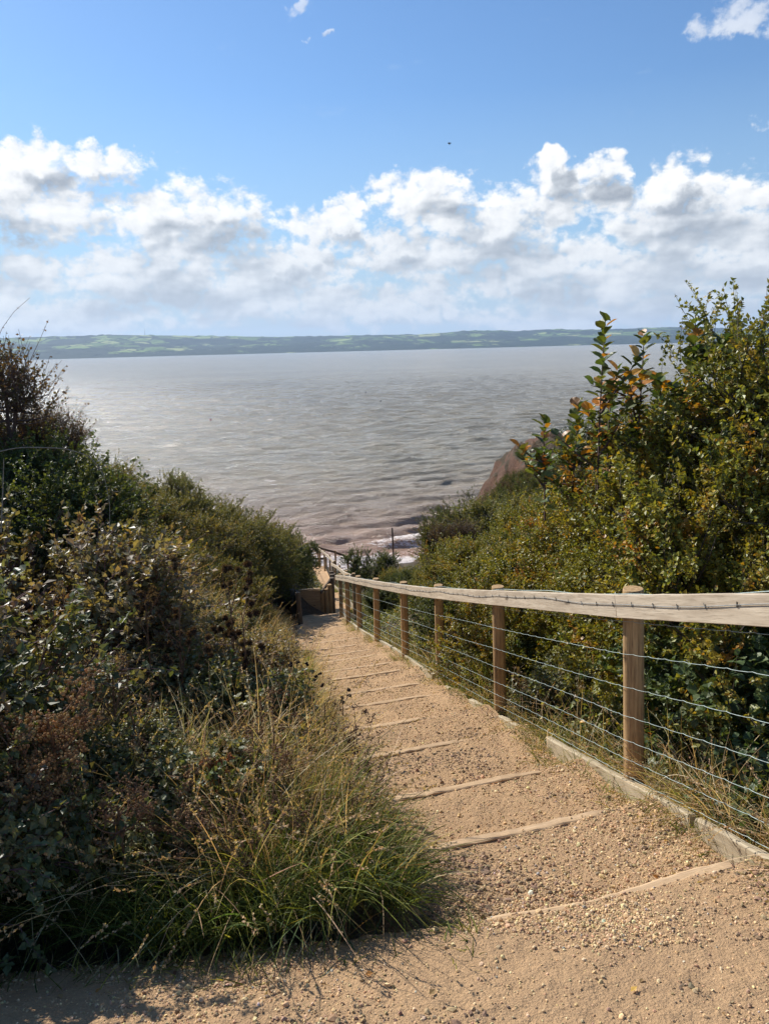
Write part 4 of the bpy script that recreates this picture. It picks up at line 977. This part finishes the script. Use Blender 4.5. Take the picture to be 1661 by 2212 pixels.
    S_('thick2', 'scrub_bush', 'bush', 'scrub right of the middle of the left bank', 480, 1135, 15.5, .9, GL)
    S_('fine', 'scrub_bush', 'bush', 'scrub above the dry grass slope and the plank wall', 550, 1175, 18, .85, GL)
    S_('gorse', 'gorse_bush', 'gorse', 'feathery dark gorse in the middle of the left bank', 350, 1150, 11.5, 1.0)
    S_('thick1', 'scrub_bush', 'bush', 'scrub on the left bank behind the burdock heads', 300, 1150, 10.2, .85, GL)
    S_('thick2', 'scrub_bush', 'bush', 'scrub between the brambles and the left skyline', 200, 1080, 8.6, .85, GL)
    S_('dark', 'hawthorn', 'bush', 'black shaded hawthorn at the left edge, behind the arching cane', 60, 985, 6.4, .8, GL)
    S_('thick1', 'scrub_bush', 'bush', 'scrub bush on the slope right of the burdock heads', 470, 1225, 11.5, .7, GL)
    shrub('bram1', 'bramble', 'bramble', 'added bramble mound outside the left edge, shading the verge front', -2.35, 2.75, -.95, .7)  # added off-frame to throw shade over the verge and ground
    shrub('bram1', 'bramble', 'bramble', 'low bramble added at the left edge to shade the near ground', -1.72, 2.42, -1.2, .5)  # second added bramble, deepens the shade across the near path
    S_('dark', 'scrub_bush', 'bush', 'dark bush hugging the left of the lower path near its farthest fence', 636, 1172, 29.5, .85, GL)
    # brambles on the left
    BR = [(20, 1085, 4.9, .85, 'bram2', 'bramble thicket at the left edge below the arching cane'), (130, 1150, 5.4, .8, 'bram2', 'bramble thicket with pale upturned leaves, left of centre bank'),
          (210, 1245, 6.2, .6, 'bram1', 'bramble mound just left of the burdock heads'), (10, 1340, 3.9, .55, 'bram2', 'shaded bramble mound low on the left edge'), (120, 1430, 4.2, .4, 'bram1', 'dark bramble mound behind the brown ragwort'),
          (330, 1400, 4.7, .6, 'bramN', 'bramble patch amid straw grass under the burdock'), (420, 1330, 6.4, .5, 'bram1', 'bramble patch behind the dead burdock stems'), (255, 1575, 3.05, .36, 'bramN', 'silvery leaved bramble sprays beside the ragwort, nearest of all brambles'),
          (360, 1650, 2.75, .36, 'bramN', 'small bramble clump left of the rust red dock stem'), (520, 1370, 5.6, .5, 'bram2', 'bramble with black seed heads near the step edge'), (480, 1450, 4.2, .55, 'bramN', 'bramble amid dry grass in the middle of the verge')]
    for px, py, Y, s, k, lab in BR: S_(k, 'bramble', 'bramble', lab, px, py, Y, s, 'brambles on the left verge')
    # right of the fence, seen through the netting
    BR = [(1250, 1330, 6.3, .62, 'ivy', 'bramble and ivy clump between second and nearest posts, under the rail'), (1420, 1360, 4.6, .62, 'ivy', 'ivy clump right of the nearest visible post, under the rail'), (1560, 1350, 4.2, .7, 'ivy', 'ivy clump by the grading stamp, under the rail'),
          (1640, 1420, 3.6, .9, 'ivyN', 'ivy clump with yellow leaves at the right edge'), (1500, 1520, 3.7, .65, 'bramN', 'bramble clump low behind the netting, right of the nearest post'), (1630, 1660, 2.9, .62, 'ivyN', 'dark glossy ivy at the lower right, beside the kerb'),
          (1180, 1420, 6.0, .5, 'bram1', 'bramble clump low between the second and nearest posts'), (1030, 1380, 7.8, .5, 'bram1', 'bramble clump low between the third and second posts'), (960, 1345, 9.6, .5, 'bram2', 'bramble clump behind the third post'),
          (1330, 1500, 4.7, .6, 'bramN', 'bramble clump at the foot of the nearest visible post'), (1110, 1330, 7.4, .6, 'ivy', 'ivy clump just right of the second post')]
    for px, py, Y, s, k, lab in BR: S_(k, 'bramble', 'bramble', lab, px, py, Y, s, 'brambles behind the netting', dx=.36)
plant_shrubs()

# ---- whitebeam saplings with large toothed leaves
def whitebeam(seed, h, n, label, px, py, Y, mult=1.0):
    r = np.random.default_rng(seed); v = atY(px, py, Y)
    root = empty('whitebeam_sapling', (v.x, Y, v.z - h + H), label, 'sapling', 'whitebeam shoots on the right skyline')
    pl = Pile(); Ps = []; Ds = []; Ns = []
    stems = [(np.array([0, 0, 0.]), np.array([r.normal(0, .06), r.normal(0, .06), h]))]
    for _ in range(n):
        z0 = h * r.uniform(.1, .62); d = nrm(np.array([r.normal(), r.normal() * .7, 1.1])); stems.append((np.array([0, 0, z0]), np.array([0, 0, z0]) + d * h * r.uniform(.22, .4)))
    for A, Bp in stems:
        m = bez(A[None], ((A + Bp) / 2 + r.normal(0, .03, 3))[None], Bp[None], 10)
        V, F, C = tubes(m, np.linspace(.010, .0035, 10)[None], 5, np.array([[.09, .05, .04]])); pl.add(V, F, C)
        L = np.linalg.norm(Bp - A); k = int(L / .026 * mult)
        for j in range(k):
            t = .12 + .88 * (j / max(k - 1, 1)) ** .8; i = min(int(t * 9), 8); p = m[0, i] + (m[0, min(i + 1, 9)] - m[0, i]) * (t * 9 - i)
            an = j * 2.4 + r.uniform(-.4, .4); upf = .25 + .7 * t
            D = nrm(np.array([math.cos(an), math.sin(an), upf + r.normal(0, .25)])); Ps.append(p); Ds.append(D)
            Ns.append(nrm(np.array([-math.cos(an) * .4, -math.sin(an) * .4, 1]) + r.normal(0, .35, 3)))
    P = np.array(Ps); D = np.array(Ds); N = np.array(Ns); k = len(P)
    C = palette(k, [(.085, .12, .03), (.13, .16, .035), (.05, .075, .025), (.45, .22, .03), (.55, .27, .10), (.20, .24, .18)], [5, 4, 2, 2.0, .8, .5], .18, r)
    V, F, Cc = scatter(P + D * .012, D, N, .100 * r.uniform(.6, 1.2, k), C, BIG_V, BIG_F)
    link('stems', pl.mesh('stems'), M_BARK, root); link('foliage', mesh_np('foliage', V, F, Cc), M_GLOSS, root)
whitebeam(1, 1.35, 4, 'tall whitebeam shoot standing highest against the water, leftmost of the tall ones', 1306, 690, 5.6)
whitebeam(2, 1.1, 4, 'whitebeam shoot just right of the tallest one, against the far shore', 1385, 722, 5.7)
whitebeam(3, 1.0, 4, 'whitebeam shoot between the second shoot and the hawthorn skyline', 1450, 752, 5.8)
whitebeam(4, 1.0, 5, 'whitebeam shoot whose tip crosses the hill skyline near the hawthorn', 1512, 680, 5.7)
whitebeam(5, .9, 5, 'leftmost whitebeam with orange leaves hanging over the clay cliff', 1182, 905, 6.4)
whitebeam(6, .9, 5, 'whitebeam full of orange leaves right of the leftmost one', 1240, 880, 6.2, 1.2)
whitebeam(7, .9, 5, 'whitebeam mass of dark leaves below the tallest shoot', 1325, 830, 5.8, 1.3)

# ---- grasses, one mass each
def grass_mass(name, label, n, region, L, W, bend, cols, wts, lean=.35, mat=None, seg=4, heads=0.0, headcol=(.42, .30, .17), clump=0.5, fz=None):
    r = np.random.default_rng(len(label) * 7 + n)
    X, Y = region(r, n); 
    dn = fbm(X * 2.3, Y * 2.3, len(label), 3); k = r.uniform(size=len(X)) < np.clip(.6 + clump * 1.6 * dn, .05, 1); X, Y = X[k], Y[k]; n = len(X)
    Z = (fz or zground)(X, Y)
    tuft = np.stack([vnoise(X * 9, Y * 9, 1) - .5, vnoise(X * 9, Y * 9, 2) - .5, 0 * X], 1) * 2
    D = nrm(np.array([0, 0, 1.]) + r.normal(size=(n, 3)) * [lean, lean, .05] + tuft * lean * 1.2)
    ln = r.uniform(*L, n) * (.75 + .5 * vnoise(X * 1.5, Y * 1.5, 6))
    P = np.stack([X, Y, Z - .02], 1); C = palette(n, cols, wts, .2, r)
    bd = bend * r.uniform(.2, 1.6, n)
    V, F, Cc = blades(P, D, ln, r.uniform(*W, n), bd, C, seg)
    pl = Pile(); pl.add(V, F, Cc)
    if heads:
        h = r.uniform(size=n) < heads; t = 1.0
        nh = h.sum(); Vb = V.reshape(n, seg + 1, 2, 3); tip = Vb[h, -1].mean(1); dr = nrm(tip - Vb[h, -2].mean(1))
        k = 16; tt = np.tile(np.linspace(-.06, .03, k), nh); T = np.repeat(tip, k, 0) + np.repeat(dr, k, 0) * tt[:, None]
        dd = nrm(np.repeat(dr, k, 0) + r.normal(size=(nh * k, 3)) * .55)
        V2, F2, C2 = scatter(T, dd, unit(r, nh * k), r.uniform(.008, .016, nh * k), palette(nh * k, [headcol], [1], .25, r)); pl.add(V2, F2, C2)
    o = link(name, pl.mesh(name), mat or M_GRASS, loc=(0, 0, H)); return tag(o, label, 'grass', kind='stuff')
GREEN = [(.11, .135, .026), (.075, .095, .02), (.17, .195, .035), (.27, .25, .06)]
STRAW = [(.58, .45, .25), (.46, .33, .17), (.66, .54, .34), (.34, .22, .11), (.26, .25, .08)]
def reg_box(x0, x1, y0, y1, cond=None):
    def f(r, n):
        X = r.uniform(x0, x1, n); Y = r.uniform(y0, y1, n)
        if cond is not None: k = cond(X, Y); X, Y = X[k], Y[k]
        return X, Y
    return f
def reg_left(o0, o1, y0, y1, pw=1.0):
    def f(r, n):
        Y = y0 + (y1 - y0) * r.uniform(size=n) ** pw; X = Lx(Y) - r.uniform(o0, o1, n); return X, Y
    return f
def reg_right(o0, o1, y0, y1, pw=1.0):
    def f(r, n):
        Y = y0 + (y1 - y0) * r.uniform(size=n) ** pw; X = Rx(Y) + r.uniform(o0, o1, n); return X, Y
    return f
def verge(X, Y):   # ragged front edge of the grassed verge
    return Y > 2.14 + .12 * sstep(-.7, -1.5, X) + .10 * np.sin(X * 3.1) + .12 * fbm(X * 3, Y * 0, 4, 3) + .25 * sstep(-.35, .25, X)
inl = lambda X, Y: verge(X, Y) & (X < Lx(Y) - .02 + .05 * fbm(X * 0, Y * 5, 3, 2))
grass_mass('grass', 'lush green grass at the front of the left verge', 36000, reg_box(-2.6, .15, 1.9, 3.3, inl), (.12, .33), (.003, .006), .45, GREEN, [4, 4, 2, .8], .45, seg=4)
grass_mass('grass', 'long dark arching grass blades spilling towards the path', 1500, reg_box(-1.0, .22, 2.1, 3.2, inl), (.2, .42), (.004, .0075), .75, [(.06, .09, .03), (.09, .13, .04), (.15, .19, .08)], [4, 3, 1.5], .55, seg=6)
grass_mass('grass', 'mixed green and withered grass filling the verge', 42000, reg_box(-4.2, .0, 2.3, 7.0, lambda X, Y: inl(X, Y) & (X < Lx(Y) - .12)), (.15, .42), (.0028, .0055), .45, GREEN + STRAW, [3, 4, 2, 1, 1.3, 1.3, .7, 1.5, 1], .4)
grass_mass('dry_grass', 'tall straw coloured grass stems with seed heads on the verge', 13000, reg_box(-3.4, -.1, 2.9, 8.5, inl), (.4, .95), (.0024, .0045), .38, STRAW, [4, 3, 3, 2, .6], .28, M_DRY, 7, .22)
grass_mass('dry_grass', 'bleached grass covering the bank left of the upper steps', 12000, reg_left(.02, 1.9, 5.5, 9), (.2, .5), (.003, .006), .5, STRAW + GREEN, [4, 3, 3, 1.5, 1, 1, 1, 1, 1], .45, None, 4, .05)
grass_mass('dry_grass', 'short pale dry grass on the slope above the board wall', 22000, reg_left(.3, 2.0, 9, 16.4), (.12, .30), (.004, .008), .5, STRAW + GREEN, [4, 3, 3, 1.5, 1, 1, 1, 1, 1], .45, None, 4, .03)
grass_mass('dry_grass', 'dense tangle of pale straw in the middle of the left verge', 26000, reg_box(-2.6, .0, 2.6, 6.4, lambda X, Y: inl(X, Y) & (X < Lx(Y) - .22 - .3 * sstep(5.2, 3.4, Y))), (.35, .8), (.0024, .0048), .6, STRAW + GREEN, [5, 4, 4, 2, 1, .6, .4, .4, .3], .5, M_DRY, 7, .10)
grass_mass('grass', 'bright green tufts along the left edge of the steps', 9000, reg_left(-.03, .28, 4.6, 11), (.08, .24), (.003, .006), .5, GREEN, [3, 2, 4, 1.5], .5)
grass_mass('dry_grass', 'thin straw grass behind the netting right of the path', 9000, reg_right(.12, .85, 1.6, 12, 1.3), (.25, .8), (.0022, .004), .4, STRAW + GREEN, [4, 3, 2.5, 2, 1, .7, .7, .7, .3], .35, M_DRY, 6, .10)
grass_mass('dry_grass', 'orange brown withered grass tangle at the lower right behind the wires', 4200, reg_right(.12, .75, 1.7, 3.6, 1.0), (.3, .75), (.0022, .0045), .5, STRAW + [(.40, .24, .10)], [4, 4, 2.5, 3, 1, 3], .45, M_DRY, 7, .22)
grass_mass('grass', 'green weeds along the kerb boards', 11000, reg_right(-.12, .16, 1.9, 17, 1.0), (.05, .20), (.0025, .005), .5, GREEN + STRAW, [3, 2, 4, 2, 1, 1, .5, .5, .5], .55, clump=1.6, fz=lambda X, Y: zpath(X, Y) + 0)
grass_mass('dry_grass', 'tall thin stems standing at the front of the verge', 7500, reg_box(-2.4, -.12, 2.22, 3.1, inl), (.35, .7), (.0026, .0048), .4, STRAW + GREEN, [1.2, 3, .6, 5, 3, 3, 3, 1, 1], .3, M_DRY, 7, .3)
grass_mass('grass', 'dark tussock bulging over the path at the right end of the verge', 2200, reg_box(-.6, .04, 2.3, 3.05, inl), (.34, .56), (.003, .006), .6, GREEN + STRAW, [3, 4, 2, .6, .5, .5, .3, .8, .8], .5, None, 6)
grass_mass('grass', 'sparse grass fringe where the verge meets the gravel', 2600, reg_box(-2.6, .3, 1.85, 2.35), (.04, .16), (.0025, .005), .6, GREEN + STRAW, [3, 3, 3, 1, 1, 1, .5, .5, .5], .7, clump=1.6, fz=zpath)
grass_mass('grass', 'grass edging the lower path beyond the log wall', 9000, reg_right(-.16, .35, 20.8, 37, 1.0), (.06, .22), (.006, .011), .5, GREEN + STRAW, [3, 2, 4, 2, 1, 1, .5, .5, .5], .5, fz=lambda X, Y: zp0(Y) - .05 + 0 * X)

# ---- leafy undergrowth carpeting both banks
def undergrowth(label, n, region, hmax, size, cols, wts, mat, seed):
    r = np.random.default_rng(seed); X, Y = region(r, n); n = len(X)
    hh = hmax * (.35 + .9 * vnoise(X * 1.1, Y * 1.1, seed)) * np.clip(.2 + vnoise(X * 4, Y * 4, seed + 1), 0, 1)
    P = np.stack([X, Y, zground(X, Y) + hh * r.uniform(0, 1, n) ** .7], 1)
    C = palette(n, cols, wts, .25, r)
    V, F, Cc = scatter(P, unit(r, n) * [1, 1, .5], nrm(np.array([0, 0, 1.]) + unit(r, n) * .8), r.uniform(*size, n), C)
    tag(link('undergrowth', mesh_np('undergrowth', V, F, Cc), mat, loc=(0, 0, H)), label, 'undergrowth', kind='stuff')
undergrowth('low leafy undergrowth covering the left bank between the bushes', 150000, reg_box(-8, -.3, 3.2, 26, lambda X, Y: X < Lx(Y) - .35 - .6 * (Y > 8) - .9 * (Y > 12.5)), .55, (.028, .055), LEFTC, [4, 4, 3, 2, 2, .5], M_LEAF, 61)
undergrowth('low leafy undergrowth covering the right bank behind the netting', 150000, reg_box(-.6, 7, 1.6, 34, lambda X, Y: (X > Rx(Y) + .22)), .5, (.028, .055), OLIVE, [4, 5, 2, 4, .5, .15], M_GLOSS, 62)
undergrowth('far scrub cover on the slopes beyond the log wall', 110000, reg_box(-9, 9, 21, 50, lambda X, Y: ((X < Lx(Y) - .3) | (X > Rx(Y) + .3)) & (Y < 42 - X * .5) & ((X < 4) | (Y < 31) | (X > 9))), .45, (.05, .085), LEFTC + DARKC, [3, 3, 2, 1, 2, .2, 2, 2, 2, 2], M_LEAF, 63)
undergrowth('fine weeds between the grass on the near verge', 30000, reg_box(-3.2, .0, 2.5, 6, inl), .35, (.012, .03), LEFTC + DARKC, [3, 3, 2, 2, 2, .4, 3, 2, 2, 2], M_LEAF, 64)

# ---- dead flower stalks
def ball_cluster(r, c, n, rad_, br, col, pl, tvs=IV, tfs=IF):
    P = c + r.normal(size=(n, 3)) * rad_
    sz = br * r.uniform(.7, 1.3, n); V = P[:, None] + tvs[None] * sz[:, None, None]
    pl.add(V.reshape(-1, 3), (tfs[None] + (np.arange(n) * len(tvs))[:, None, None]).reshape(-1, 3), np.repeat(palette(n, [col], [1], .25, r), len(tvs), 0))
def umbel_plant(name, cat, label, base, h, seed, heads=9, lean=(0, 0), col=(.20, .095, .045), stemcol=(.16, .085, .045), spread=.5, balls=40, ball=.0042, crad=.02, burr=False, sub=4):
    r = np.random.default_rng(seed); root = empty(name, tuple(RW(base)), label, cat, None)
    st = Pile(); hds = []; top = np.array([lean[0] * h, lean[1] * h, h])
    main = bez(np.zeros((1, 3)), (top * .5 + r.normal(0, .04 * h, 3))[None], top[None], 14)
    V, F, C = tubes(main, np.linspace(.0075, .0035, 14)[None], 5, np.array([stemcol])); st.add(V, F, C)
    for k in range(heads):
        t = r.uniform(.4, 1); i = int(t * 13); A = main[0, i]; an = k * 2.4 + r.uniform(-.5, .5)
        Bp = A + np.array([math.cos(an) * spread, math.sin(an) * spread, 1 * r.uniform(.6, 1.1)]) * h * r.uniform(.16, .38)
        m = bez(A[None], (A * .55 + Bp * .45 + np.array([math.cos(an), math.sin(an), -.3]) * .03)[None], Bp[None], 8)
        V, F, C = tubes(m, np.linspace(.0035, .0016, 8)[None], 4, np.array([stemcol])); st.add(V, F, C)
        for q in range(sub):
            j = 7 if q == 0 else r.integers(3, 8); a = m[0, j]; d = nrm(r.normal(size=3) * .8 + [0, 0, .8]); e = a + d * (.02 if q == 0 else r.uniform(.03, .08)) * (1.6 if burr else 1)
            V, F, C = tubes(np.stack([a, (a + e) / 2, e])[None], np.full((1, 3), .0012), 3, np.array([stemcol])); st.add(V, F, C)
            hd = Pile(); hds.append((e, hd))
            if burr:   # round fuzzy burr: a ball wrapped in hooked bristles
                ball_cluster(r, e, 1, .0, .013, tuple(x * .6 for x in col), hd)
                n = 170; dd = unit(r, n); V2, F2, C2 = scatter(e + dd * .006, dd, unit(r, n), r.uniform(.014, .026, n), palette(n, [col], [1], .3, r), LEAF_V * [.28, 1, 1]); hd.add(V2, F2, C2)
            else:
                for b in range(balls // sub):
                    dv = nrm(r.normal(size=3) * [1, 1, .45] + [0, 0, .55]) * crad * r.uniform(.6, 1.4); c = e + dv
                    V, F, C = tubes(np.stack([e, c])[None], np.full((1, 2), .0007), 3, np.array([stemcol])); st.add(V, F, C)
                    ball_cluster(r, c, 1, 0, ball, col, hd)
    link('stems', st.mesh('stems'), M_BARK, root); 
    for e, hd in hds:
        if hd.n: hd.V = [v - e for v in hd.V]; link('burr_head' if burr else 'seed_head', hd.mesh('seed_head'), M_DRY, root, tuple(e))
    return root
def UP(name, cat, label, px, py, Y, h, seed, **k):
    """photo point of the plant's head"""
    v = atY(px, py, Y); return umbel_plant(name, cat, label, (v.x, Y, v.z - h * 1.12), h, seed, **k)
RAG = 'brown dead ragwort on the verge'
UP('dead_ragwort', 'dead plant', 'largest brown dead ragwort, with domed heads at the left edge', 95, 1500, 2.45, .62, 1, heads=15, balls=60, crad=.026, ball=.0058, spread=.75, col=(.36, .225, .10))
UP('dead_ragwort', 'dead plant', 'brown dead ragwort cut by the left photo edge', 25, 1560, 2.4, .6, 2, heads=13, balls=56, crad=.024, ball=.0058, spread=.7, col=(.33, .205, .09))
UP('dead_ragwort', 'dead plant', 'fallen brown ragwort below the domed one, its thick stem lying to the right', 165, 1640, 2.4, .5, 3, heads=13, lean=(-.5, 0), balls=48, crad=.024, ball=.0045, spread=.8, col=(.30, .19, .09))
UP('dead_ragwort', 'dead plant', 'dark brown ragwort sprays low in the middle of the verge', 360, 1760, 2.45, .38, 4, heads=13, balls=52, crad=.024, ball=.0048, spread=1.0, col=(.25, .15, .07))
UP('dead_ragwort', 'dead plant', 'fuzzy brown seed sprays beside the green verge, right of the dock stem', 590, 1560, 3.0, .5, 5, heads=12, balls=40, crad=.02, ball=.004, spread=.7, col=(.22, .13, .06))
UP('dead_dock', 'dead plant', 'rust red dead dock stalk standing upright in the verge', 440, 1590, 2.75, .62, 6, heads=4, balls=60, crad=.016, ball=.005, spread=.12, col=(.33, .13, .04), stemcol=(.30, .14, .06))
UP('dead_plant', 'dead plant', 'dark branching dead plant leaning over the path edge', 772, 1590, 3.55, .62, 7, heads=14, balls=44, crad=.02, ball=.0036, spread=.55, col=(.10, .05, .035), stemcol=(.08, .045, .035))
UP('dead_plant', 'dead plant', 'smaller dark dead plant right of the branching one at the path edge', 815, 1655, 3.3, .34, 8, heads=6, balls=28, crad=.018, ball=.0032, spread=.5, col=(.11, .06, .04), stemcol=(.10, .055, .04))
UP('burdock', 'dead plant', 'dead burdock with the leftmost row of brown burrs', 310, 1240, 4.3, .95, 9, heads=7, burr=True, sub=3, spread=.55, col=(.125, .085, .055))
UP('burdock', 'dead plant', 'dead burdock with burrs in the middle of the burdock stand', 385, 1275, 4.3, .95, 10, heads=7, burr=True, sub=3, spread=.55, col=(.14, .09, .058))
UP('burdock', 'dead plant', 'dead burdock with the highest burrs, at the right of the stand', 490, 1228, 4.6, .95, 11, heads=7, burr=True, sub=3, spread=.5, col=(.12, .08, .052))
UP('burdock', 'dead plant', 'darkest burdock with nearly black burrs, lower right of the stand', 520, 1290, 4.4, .85, 12, heads=6, burr=True, sub=3, spread=.5, col=(.085, .05, .035))
UP('dead_knapweed', 'dead plant', 'dead stems with small black heads near the top of the verge grass', 650, 1430, 5.0, .55, 13, heads=6, balls=10, crad=.012, ball=.010, spread=.5, col=(.035, .025, .02), stemcol=(.08, .06, .04), sub=2)
UP('dead_knapweed', 'dead plant', 'single stem with one black head at the edge of the steps', 738, 1495, 4.9, .35, 14, heads=2, balls=10, crad=.010, ball=.010, spread=.3, col=(.03, .022, .02), sub=2)
for i, (px, py, Y, h, kw, lab) in enumerate([
    (130, 1330, 3.6, .7, dict(heads=8, col=(.30, .19, .09), balls=30, crad=.02, ball=.004), 'dead stalk rising above the domed ragwort at the left'),
    (240, 1420, 3.3, .6, dict(heads=8, col=(.34, .22, .11), balls=30, crad=.018, ball=.004), 'dead stalk between the ragwort and the straw tangle'),
    (560, 1480, 3.6, .55, dict(heads=9, col=(.30, .18, .08), balls=34, crad=.022, ball=.0042, spread=.7), 'rust brown dead stalk in the straw, right of the middle of the verge'),
    (640, 1620, 3.2, .45, dict(heads=7, col=(.18, .11, .06), balls=26, crad=.018, ball=.0038), 'dark dead stalk near the path edge, lower than the branching one'),
    (520, 1640, 2.7, .55, dict(heads=6, col=(.28, .17, .09), balls=24, crad=.016, ball=.004, lean=(.25, 0)), 'leaning dead stalk just right of the rust red dock'),
    (330, 1500, 3.0, .55, dict(heads=7, col=(.32, .21, .11), balls=26, crad=.016, ball=.0038, lean=(-.2, 0)), 'pale dead stalk just left of the rust red dock'),
    (700, 1500, 4.3, .5, dict(heads=7, col=(.22, .15, .08), balls=22, crad=.016, ball=.0038), 'dead stalk overhanging the left ends of the seventh and eighth steps'),
    (760, 1700, 2.75, .46, dict(heads=9, col=(.16, .10, .055), balls=30, crad=.022, ball=.004, spread=.6), 'dark dead stalk at the right end of the verge, above the tussock'),
    (640, 1740, 2.5, .48, dict(heads=9, col=(.20, .12, .06), balls=30, crad=.022, ball=.0042, spread=.7), 'brown dead stalk low in the verge, straight left of the third step edge'),
    (430, 1730, 2.4, .5, dict(heads=10, col=(.22, .13, .065), balls=34, crad=.024, ball=.0044, spread=.8), 'brown dead stalk in front of the rust red dock'),
    (250, 1710, 2.35, .48, dict(heads=10, col=(.24, .14, .07), balls=34, crad=.024, ball=.0046, spread=.8), 'brown dead stalk leaning behind the green grass, lower left'),
    (540, 1790, 2.35, .42, dict(heads=9, col=(.18, .11, .055), balls=30, crad=.022, ball=.0042, spread=.7), 'lowest dead stalk in the middle of the verge front'),
    (60, 1640, 2.35, .35, dict(heads=8, col=(.30, .18, .09), balls=34, crad=.022, ball=.005), 'low brown seed heads beneath the ragwort cut by the left edge')]):
    UP('dead_stalk', 'dead plant', lab, px, py, Y, h, 40 + i, **kw)
# arching bare cane on the left
def cane(label, pts, Y0, Y1, r0, col=(.27, .23, .18)):
    n = len(pts); P = np.array([tuple(RW(atY(px, py, Y0 + (Y1 - Y0) * i / (n - 1)))) for i, (px, py) in enumerate(pts)])
    t = np.linspace(0, n - 1, 40); Q = np.stack([np.interp(t, np.arange(n), P[:, k]) for k in range(3)], 1)
    for _ in range(4): Q[1:-1] = (Q[:-2] + Q[2:] + 2 * Q[1:-1]) / 4
    V, F, C = tubes(Q[None], np.linspace(r0, r0 * .5, 40)[None], 5, np.array([col])); V = V - Q[0]
    tag(link('bramble_cane', mesh_np('bramble_cane', V, F, C), M_BARK, loc=tuple(Q[0])), label, 'cane', 'bare bramble canes on the left bank')
cane('pale bare cane arching down in front of the dark left bush', [(-40, 985), (40, 965), (140, 968), (195, 985), (225, 1025), (238, 1090), (236, 1150)], 4.4, 4.5, .0038)
cane('thin upright cane at the far left edge above the brambles', [(2, 1150), (6, 1060), (8, 990)], 4.5, 4.5, .005)
# ------------------------------------------------------------------ the air over the estuary
def build_haze():
    import bmesh
    bm = bmesh.new(); bmesh.ops.create_cube(bm, size=1); me = bpy.data.meshes.new('haze'); bm.to_mesh(me); bm.free()
    o = bpy.data.objects.new('haze', me); COL.objects.link(o); tag(o, kind='stuff', label='pale sea haze in the air over the estuary')
    x0, x1, y0, y1, z0, z1 = -13000, 13000, -600, 14500, -40, 420
    o.location = ((x0 + x1) / 2, (y0 + y1) / 2, (z0 + z1) / 2); o.scale = (x1 - x0, y1 - y0, z1 - z0)
    m = bpy.data.materials.new('sea haze'); m.use_nodes = True; w = NT(m.node_tree); w.n.clear()
    out = w.new('ShaderNodeOutputMaterial'); v = w.new('ShaderNodeVolumePrincipled')
    v.inputs['Color'].default_value = (.56, .74, 1.0, 1); v.inputs['Density'].default_value = 5e-5; v.inputs['Anisotropy'].default_value = .2
    w.l.new(v.outputs[0], out.inputs['Volume']); me.materials.append(m)
build_haze()
